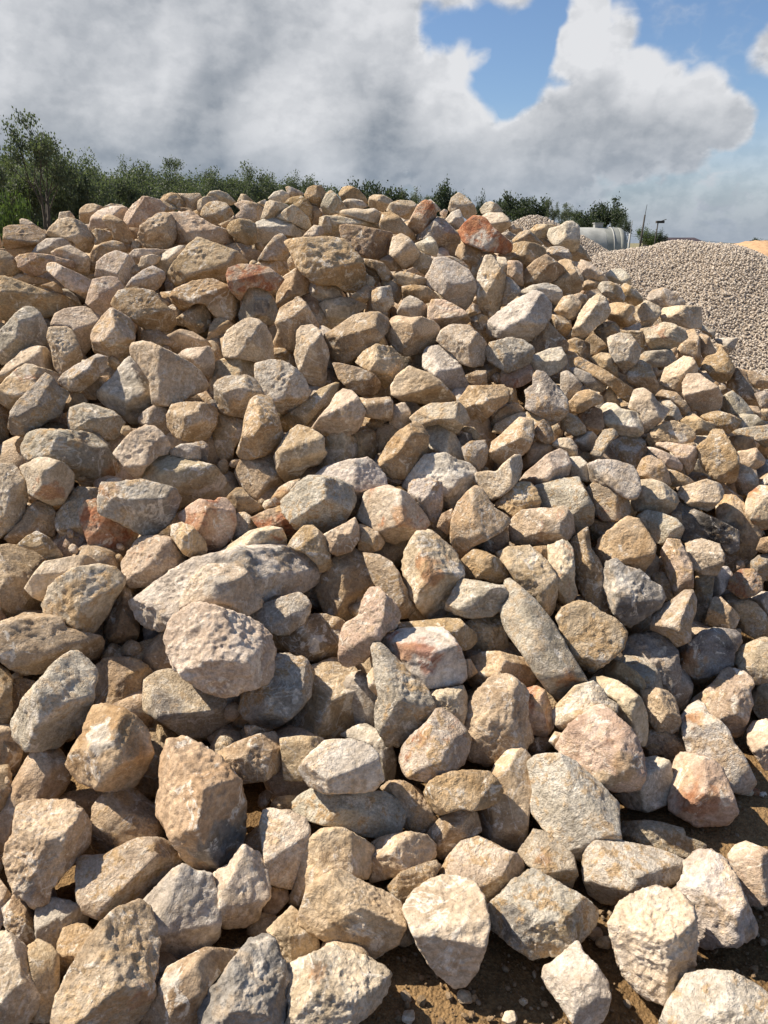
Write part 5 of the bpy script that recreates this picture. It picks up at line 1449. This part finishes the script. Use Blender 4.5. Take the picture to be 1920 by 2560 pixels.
# a few loose stones large enough to pick out on the dirt
for i, (px, py, rpx, code, lab) in enumerate([
        (1160, 2497, 19, 't', 'small tan stone on the dirt below the cream triangular rock'),
        (1870, 1988, 15, 'c', 'small cream stone beside the pink speckled rock'),
        (1885, 1985, 16, 'r', 'small rusty stone beside the pink speckled rock'),
        (1908, 1992, 12, 'w', 'small white stone beside the pink speckled rock'),
        (1309, 2506, 13, 'y', 'small ochre stone beside the pinkish white shard'),
        (1022, 2548, 18, 'c', 'small cream stone on the dirt by the wide pale rock'),
        (1275, 2552, 20, 'c', 'flat cream stone on the dirt near the pinkish white shard'),
        (1484, 2340, 22, 'b', 'small brown stone on wet dirt under the rounded cream boulder'),
        (1510, 2365, 20, 'y', 'small ochre brown stone against the rounded cream boulder'),
        (1915, 1912, 16, 'p', 'small pinkish stone on the gravelly dirt at the pile side')]):
    d = pxray(px, py)
    t = (0.006 - CAM[2]) / d[2]
    c = CAM + d * t
    s = rpx / FPX * t
    rr = random.Random(300 + i)
    m = 8
    pl = np.array([[math.cos(6.283 * j / m) * rr.uniform(.8, 1.15), math.sin(6.283 * j / m) * rr.uniform(.6, .85)] for j in range(m)]) * s
    P, F = rock_body(pl, (np.array([1., 0, 0]), np.array([0, 0, 1.]), np.array([0, 1., 0])), s * 1.6, rr, 4)
    c = c + np.array([0, 0, -P[:, 2].min() - 0.008])
    n = len(P)
    tn = tint_of(code, rr)
    o = obj('stone', mesh_from('stone', P, F, M_ROCK, True, {'tint': ('FLOAT_COLOR', np.tile(tn, (n, 1))), 'seed': ('FLOAT', np.full(n, rr.random()))}), None, c)
    tag(o, lab, 'stone', 'loose stones on the dirt')

# grass tuft at the frame's edge
def grass(px, py, label, nbl, rng):
    d = pxray(px, py); c = CAM + d * (-CAM[2] / d[2])
    root = obj('grass_tuft', None, None, c)
    tag(root, label, 'grass', 'grass tufts on the dirt')
    for k in range(nbl):
        a = rng.uniform(0, 6.28); L = rng.uniform(.035, .075); w = rng.uniform(.0018, .003)
        dx, dy = math.cos(a), math.sin(a)
        V = []; F = []
        for i in range(6):
            u = i / 5; ww = w * (1 - u) ** 0.7
            p = np.array([dx * .004 * k + dx * L * .45 * u * u, dy * L * .45 * u * u, L * (u - .22 * u * u) - 0.004])
            V.append(p + np.array([-dy, dx, 0]) * ww); V.append(p + np.array([-dy, dx, 0]) * -ww)
        for i in range(5):
            F.append([2 * i, 2 * i + 1, 2 * i + 3, 2 * i + 2])
        mb = MB(); mb.add(V, F)
        mb.build('blade', M_LEAF3, root, smooth=True)
grass(1919, 2400, 'small green grass tuft beside the upright chalky white rock', 7, random.Random(4))
grass(1965, 2330, 'sparse grass tuft on the open dirt away from the pile', 5, random.Random(8))

# ------------------------------------------------------------------ tank, poles, shed
M_TANK = plain('tank_paint', (0.33, 0.33, 0.30), 0.7, 0.22, 1.9)
M_TANK2 = plain('tank_paint_dull', (0.245, 0.25, 0.22), 0.7, 0.22, 1.9)
M_STEEL = plain('dull_steel', (0.30, 0.30, 0.28), 0.6, 0.2, 4.0)
M_POLE = plain('dark_timber', (0.045, 0.038, 0.032), 0.85, 0.3, 8.0)
M_WIRE = plain('wire', (0.06, 0.06, 0.065), 0.6, 0.05)
M_ROOF = plain('dark_roof', (0.045, 0.028, 0.030), 0.7, 0.2, 2.0)
M_WALL = plain('shed_wall', (0.20, 0.17, 0.16), 0.8, 0.2, 2.0)

def tank():
    Yt = 34.0
    base = at_dist(1500, 605, Yt); base[2] = 0
    rt = obj('storage_tank', None, None, base)
    tag(rt, 'off white horizontal cylindrical tank behind the gravel heap', 'tank')
    R = 1.02; zc = 1.22
    xl = at_dist(1385, 605, Yt)[0] - base[0]; xm = at_dist(1503, 605, Yt)[0] - base[0]; xr = at_dist(1541, 605, Yt)[0] - base[0]
    yaw = 0.10
    def ring(prof, name, mat, parent):
        seg = 48; V = []; F = []
        for (x, r) in prof:
            for k in range(seg):
                a = 2 * math.pi * k / seg
                V.append((x * math.cos(yaw), x * math.sin(yaw) + r * math.cos(a), zc + r * math.sin(a)))
        for i in range(len(prof) - 1):
            for k in range(seg):
                F.append([i * seg + k, i * seg + (k + 1) % seg, (i + 1) * seg + (k + 1) % seg, (i + 1) * seg + k])
        F.append([k for k in range(seg)][::-1]); F.append([(len(prof) - 1) * seg + k for k in range(seg)])
        mb = MB(); mb.add(V, F)
        o = mb.build(name, mat, parent, smooth=True)
        o.data.polygons[len(F) - 1].use_smooth = False; o.data.polygons[len(F) - 2].use_smooth = False
        return o
    ring([(xl, R * .3), (xl + .05, R * .7), (xl + .16, R * .95), (xl + .28, R), (xl + .30, R), (xm - .012, R), (xm, R)], 'shell', M_TANK, rt)
    ring([(xm + .004, R * .997), (xm + .02, R * .997), (xr - .08, R * .997), (xr - .06, R * .997)], 'shell', M_TANK2, rt)
    ring([(xr - .056, R), (xr + .12, R * .985), (xr + .24, R * .90), (xr + .33, R * .70), (xr + .38, R * .35), (xr + .39, R * .05)], 'end_cap', M_TANK2, rt)
    ring([(xr - .36, R * .9), (xr - .36, R * 1.016), (xr - .30, R * 1.016), (xr - .30, R * .9)], 'band', M_STEEL, rt)
    xh = at_dist(1491, 605, Yt)[0] - base[0]
    mb = MB(); mb.box((xh, xh * math.sin(yaw), zc + R + .06), (.17, .17, .09)); h = mb.build('hatch', M_STEEL, rt)
    mb = MB(); mb.box((xh, xh * math.sin(yaw), zc + R + .17), (.20, .20, .018)); mb.build('lid', M_STEEL, h)
    for x in (xl + .7, xm - .3):
        mb = MB(); mb.box((x, x * math.sin(yaw), .16), (.12, .8, .17)); mb.build('saddle', M_STEEL, rt)
tank()

def post(px, top, Y, r, label, name, mat, lamp=False, lean=0.0):
    b = at_dist(px, 605, Y); z1 = at_dist(px, top, Y)[2]; b[2] = 0
    root = obj(name, None, None, b)
    mb = MB(); mb.tube([(0, 0, -.2), (lean * .5, 0, z1 * .5), (lean, 0, z1)], [r, r * .9, r * .7], 10)
    mb.build('post', mat, root, smooth=True)
    if lamp:
        mb = MB(); mb.tube([(lean, 0, z1 - .06), (lean + .18, 0, z1 + .05), (lean + .5, 0, z1 + .16)], [r * .5, r * .5, r * .45], 8)
        a = mb.build('arm', mat, root)
        mb = MB(); mb.box((lean + .12, 0, z1 + .0), (.24, .13, .07)); mb.build('lamp_head', mat, root)
    else:
        mb = MB(); mb.tube([(lean, 0, z1 - .1), (lean + .05, 0, z1 + .55)], [.018, .012], 6); mb.build('tip', mat, root)
    return root, np.array([b[0] + lean, b[1], z1])
r1, top1 = post(1598, 537, 46, .062, '', 'utility_pole', M_POLE, False, .16)
tag(r1, 'tall dark timber utility pole standing beyond the gravel heap', 'pole')
r2, top2 = post(1634, 555, 50, .05, '', 'lamp_post', M_POLE, True, .14)
tag(r2, 'dark lamp post with a small head beside the dark roof', 'lamp post')
r3, _ = post(1573, 584, 36, .06, '', 'fence_post', M_STEEL)
tag(r3, 'short grey post beside the off white tank', 'post')
# overhead wires
for k, (ya, yb) in enumerate(((583, 598), (588, 604))):
    a = at_dist(1560, ya, 60); b = at_dist(2300, yb + 22, 90)
    mb = MB(); n = 14
    P = [a + (b - a) * (i / n) + np.array([0, 0, -0.5 * math.sin(math.pi * i / n)]) for i in range(n + 1)]
    mb.tube([p - a for p in P], [.013] * (n + 1), 6)
    tag(mb.build('overhead_wire', M_WIRE, None, a), ('upper' if k == 0 else 'lower') + ' of two thin overhead wires passing behind the sand heap', 'wire', 'overhead wires')

def shed():
    Y = 75.0
    x0 = at_dist(1643, 605, Y)[0]; x1 = at_dist(1760, 605, Y)[0]; zt = at_dist(1650, 593.5, Y)[2]
    root = obj('shed', None, None, ((x0 + x1) / 2, Y, 0)); hw = (x1 - x0) / 2
    tag(root, 'low shed with a dark roof just showing over the gravel heap', 'shed')
    mb = MB(); mb.box((0, 2.5, (zt - .45) / 2), (hw - .25, 2.4, (zt - .45) / 2)); mb.build('wall', M_WALL, root)
    mb = MB()
    mb.add([(-hw, -.3, zt - .42), (hw, -.3, zt - .42), (hw, 2.5, zt), (-hw, 2.5, zt), (-hw, 5.3, zt - .42), (hw, 5.3, zt - .42),
            (-hw, -.3, zt - .52), (hw, -.3, zt - .52), (hw, 5.3, zt - .52), (-hw, 5.3, zt - .52)],
           [[0, 1, 2, 3], [3, 2, 5, 4], [6, 7, 1, 0], [8, 9, 4, 5], [9, 8, 7, 6], [0, 3, 4, 9, 6], [2, 1, 7, 8, 5]])
    rf = mb.build('roof', M_ROOF, root)
shed()

# ------------------------------------------------------------------ trees
def grow(H, W, rng, fork, openness, dead=False):
    """skeleton: list of (points, radii) and list of twig ends"""
    limbs = []; ends = []
    def branch(p, d, L, r, lev):
        pts = [np.array(p)]; n = 4
        dd = np.array(d, float)
        for i in range(n):
            dd = dd + np.array([rng.gauss(0, .16), rng.gauss(0, .16), rng.gauss(0.02, .10)])
            dd /= np.linalg.norm(dd)
            pts.append(pts[-1] + dd * L / n)
        rad = [r * (1 - .45 * i / n) for i in range(n + 1)]
        limbs.append((pts, rad))
        if lev == 0:
            ends.append(pts[-1]); ends.append(pts[-2])
            return
        k = rng.choice((2, 3, 3)) if lev > 1 else rng.choice((3, 4))
        for j in range(k):
            s = rng.uniform(.45, 1.0) if j else 1.0
            idx = int(round(s * n)); q = pts[idx]
            a = rng.uniform(0, 6.283); sp = rng.uniform(.45, .95)
            nd = dd * math.cos(sp) + np.array([math.cos(a), math.sin(a), rng.uniform(-.15, .35)]) * math.sin(sp)
            nd /= np.linalg.norm(nd)
            branch(q, nd, L * rng.uniform(.58, .80), rad[idx] * .66, lev - 1)
    tr = 0.018 * H + .02
    fh = H * fork
    t0 = [np.array([0, 0, -.15]), np.array([rng.gauss(0, .03), rng.gauss(0, .03), fh * .5]), np.array([rng.gauss(0, .08), rng.gauss(0, .05), fh])]
    limbs.append((t0, [tr * 1.25, tr, tr * .85]))
    nl = rng.choice((3, 4))
    off = rng.uniform(0, 6.28)
    for j in range(nl):
        a = off + 6.283 * j / nl + rng.uniform(-.4, .4)
        tilt = rng.uniform(.25, .75)
        branch(t0[-1], np.array([math.cos(a) * math.sin(tilt), math.sin(a) * math.sin(tilt), math.cos(tilt)]), (H - fh) * .42, tr * .62, 3 if not dead else 2)
    E = np.array(ends)
    # fit the crown to the wanted height and width
    zs = (H - fh) / max(.1, (np.percentile(E[:, 2], 97) - fh)); xs = W / max(.1, np.percentile(np.hypot(E[:, 0], E[:, 1]), 92))
    def fit(p):
        p = np.array(p)
        k = min(1.0, max(0.0, p[2] / fh)) if fh > 0 else 1
        s = 1 + (xs - 1) * k
        return np.array([p[0] * s, p[1] * s, p[2] if p[2] < fh else fh + (p[2] - fh) * zs])
    limbs = [([fit(p) for p in pts], rad) for pts, rad in limbs]
    E = np.array([fit(p) for p in E])
    return limbs, E
def leaf_quads(C, n, spread, lsz, rng, droop=.35):
    r = np.random.default_rng(rng.randint(0, 10 ** 6))
    idx = r.integers(0, len(C), n)
    off = r.normal(0, 1, (n, 3)) * np.array([spread, spread, spread * .8])
    c = C[idx] + off
    d = r.normal(0, 1, (n, 3)); d[:, 2] -= droop * 2
    d /= np.linalg.norm(d, axis=1)[:, None]
    s = np.cross(d, r.normal(0, 1, (n, 3))); s /= np.linalg.norm(s, axis=1)[:, None]
    L = lsz * r.uniform(.6, 1.4, n)[:, None]; Wd = L * r.uniform(.22, .42, n)[:, None]
    V = np.stack([c - d * L * .5, c + s * Wd, c + d * L * .5, c - s * Wd], 1).reshape(-1, 3)
    F = np.arange(4 * n).reshape(n, 4)
    return V, F
def make_tree(name, H, W, seed, kind):
    rng = random.Random(seed)
    fork = {'open': .40, 'dense': .16, 'bush': .08, 'dead': .35, 'clump': .22}[kind]
    limbs, E = grow(H, W, rng, fork, 0, kind == 'dead')
    root = obj(name, None)
    mb = MB()
    for i, (p, rd) in enumerate(limbs):
        mb.tube(p, [max(x, .006) for x in rd], 7 if i < 8 else 4, cap=False)
    mb.build('trunk', M_DEAD if kind == 'dead' else M_BARK, root, smooth=True)
    if kind == 'dead':
        return root
    if kind == 'open':
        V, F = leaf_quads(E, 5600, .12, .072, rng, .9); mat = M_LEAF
    elif kind == 'dense':
        # add hanging clumps low in the crown so that the thicket closes to the ground
        r = np.random.default_rng(seed)
        ex = E[r.integers(0, len(E), 60)] * np.array([1.0, 1.0, 1.0]); ex[:, 2] *= r.uniform(.25, .8, 60)
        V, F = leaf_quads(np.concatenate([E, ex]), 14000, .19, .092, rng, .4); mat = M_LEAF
    elif kind == 'clump':
        V, F = leaf_quads(E, 7000, .22, .17, rng, .2); mat = M_LEAF2
    else:
        V, F = leaf_quads(E, 4200, .17, .09, rng, .2); mat = M_LEAF3 if seed % 2 else M_LEAF2
    obj('crown', mesh_from('crown', V, F, mat, False), root)
    return root
def copy_tree(o, mat=None):
    c = o.copy(); COL.objects.link(c)
    for ch in list(o.children):
        k = ch.copy(); COL.objects.link(k); k.parent = c
        if mat and ch.name.startswith('crown'):
            k.material_slots[0].link = 'OBJECT'; k.material_slots[0].material = mat
    return c
PROTO = {}
def tree_at(px, top, Y, kind, var, wpx, label, group=None, mat=None, rz=0.0):
    b = at_dist(px, 605, Y); H = at_dist(px, top, Y)[2]; W = wpx / FPX * Y
    key = (kind, var)
    if key not in PROTO:
        h0 = {'open': 4.8, 'dense': 4.6, 'bush': 2.0, 'dead': 4.5, 'clump': 4.6}[kind]; w0 = {'open': 1.3, 'dense': 1.5, 'bush': 1.1, 'dead': .9, 'clump': 1.9}[kind]
        PROTO[key] = (make_tree('dead_tree' if kind == 'dead' else ('bush' if kind == 'bush' else 'tree'), h0, w0, 40 + var * 7 + len(kind), kind), h0, w0)
        o, h0, w0 = PROTO[key]
    else:
        o, h0, w0 = PROTO[key]; o = copy_tree(o, mat)
    if mat:
        for ch in o.children:
            if ch.name.startswith('crown'):
                ch.material_slots[0].link = 'OBJECT'; ch.material_slots[0].material = mat
    o.location = (b[0], b[1], 0); o.rotation_euler = (0, 0, rz)
    o.scale = (W / w0, W / w0, H / h0)
    tag(o, label, 'bush' if kind == 'bush' else 'tree', group)
    return o
TH = 'dense grey green tree in the thicket behind the pile'
TG = 'trees in the thicket'
tree_at(118, 312, 19.5, 'open', 0, 88, 'tall open crowned tree with a forked trunk rising above the thicket', rz=.3)
tree_at(-12, 335, 18.5, 'open', 1, 66, 'tall open tree at the thicket edge next to the forked one', rz=2.0)
tree_at(437, 410, 36, 'open', 2, 58, 'round headed open tree standing clear above the thicket', rz=1.0)
for i, (px, top, Y, w) in enumerate([(35, 425, 21, 90), (-70, 410, 20, 95), (188, 405, 23, 66), (245, 428, 25, 74), (305, 438, 28, 75), (100, 420, 24, 90), (360, 443, 31, 72), (345, 436, 34, 40),
                                     (408, 455, 34, 70), (480, 450, 38, 70), (535, 446, 41, 55), (585, 456, 42, 60), (640, 441, 45, 62), (678, 452, 47, 50), (725, 462, 50, 55),
                                     (765, 459, 50, 40), (815, 466, 52, 50), (20, 430, 25, 110), (215, 450, 28, 90)]):
    own = {35: 'dense tree between the two tall open trees', 100: 'dense tree right behind the forked trunk of the tall open tree', 188: 'rounded dense tree beside the tall forked tree, away from the other open tree',
           408: 'dense tree just in front of the round headed open tree', 480: 'dense tree beside the round headed open tree, behind the ochre skyline rock', 815: 'last small dense tree of the thicket, behind the speckled skyline rock',
           640: 'wide flat topped dense tree rising behind the loaf like rock on the crest'}
    tree_at(px, top, Y, 'dense', i % 4, w, own.get(px, TH), TG, None, i * 1.37)
tree_at(906, 470, 55, 'clump', 1, 46, 'small dark green tree between skyline rocks near the dead tree', None, M_LEAF2, 1.0)
tree_at(944, 464, 52, 'dead', 0, 18, 'bare dead tree poking up behind the crest')
tree_at(985, 486, 56, 'clump', 2, 50, 'low spreading green tree behind the crest beside the dead tree', None, M_LEAF2, 2.0)
tree_at(1037, 482, 56, 'open', 1, 44, 'thin sparse tree behind the crest near the gnarled red rock', None, None, 2.6)
tree_at(1110, 476, 55, 'clump', 3, 46, 'compact dark green tree showing beside the gnarled red rock', None, M_LEAF2, .5)
tree_at(1196, 506, 60, 'bush', 0, 22, 'low bush peeping behind the double humped rock', None, None, .4)
tree_at(1288, 501, 52, 'clump', 0, 44, 'dark leafy tree above the near gravel mound', None, M_LEAF2, 3.0)
tree_at(1338, 508, 50, 'clump', 1, 44, 'broad green tree above the near gravel mound', None, M_LEAF2, 4.0)
tree_at(1377, 506, 49, 'open', 2, 22, 'slim airy tree at the end of the tree clump', None, None, 5.0)
tree_at(1428, 515, 52, 'open', 0, 36, 'sparse see through tree left standing between two dense trees', None, None, 4.4)
tree_at(1455, 541, 47, 'clump', 2, 40, 'low dark tree directly behind the tank', None, M_LEAF2, 1.9)
tree_at(1505, 515, 48, 'clump', 3, 44, 'big dark leafy tree rising over the off white tank', None, M_LEAF2, 5.5)
tree_at(1562, 546, 45, 'open', 1, 26, 'small airy tree beside the grey post', None, M_LEAF2, .9)
tree_at(1615, 578, 70, 'bush', 1, 24, 'faint low bush between the utility pole and lamp post', None, None, 2.2)
tree_at(1640, 584, 70, 'bush', 0, 18, 'faint low bush right behind the lamp post', None, None, 1.1)
tree_at(1908, 602, 60, 'clump', 0, 26, 'dark round tree beyond the sand heap', None, M_LEAF2, 2.5)
for i, (px, top, Y, w) in enumerate([(25, 520, 15.0, 55), (-30, 535, 14.5, 50), (70, 560, 15.5, 40)]):
    tree_at(px, top, Y, 'bush', 1, w, 'bright green bush at the foot of the thicket', 'bushes at the thicket foot', M_LEAF3, i * 2.1)
# closed mass of the wood farther in
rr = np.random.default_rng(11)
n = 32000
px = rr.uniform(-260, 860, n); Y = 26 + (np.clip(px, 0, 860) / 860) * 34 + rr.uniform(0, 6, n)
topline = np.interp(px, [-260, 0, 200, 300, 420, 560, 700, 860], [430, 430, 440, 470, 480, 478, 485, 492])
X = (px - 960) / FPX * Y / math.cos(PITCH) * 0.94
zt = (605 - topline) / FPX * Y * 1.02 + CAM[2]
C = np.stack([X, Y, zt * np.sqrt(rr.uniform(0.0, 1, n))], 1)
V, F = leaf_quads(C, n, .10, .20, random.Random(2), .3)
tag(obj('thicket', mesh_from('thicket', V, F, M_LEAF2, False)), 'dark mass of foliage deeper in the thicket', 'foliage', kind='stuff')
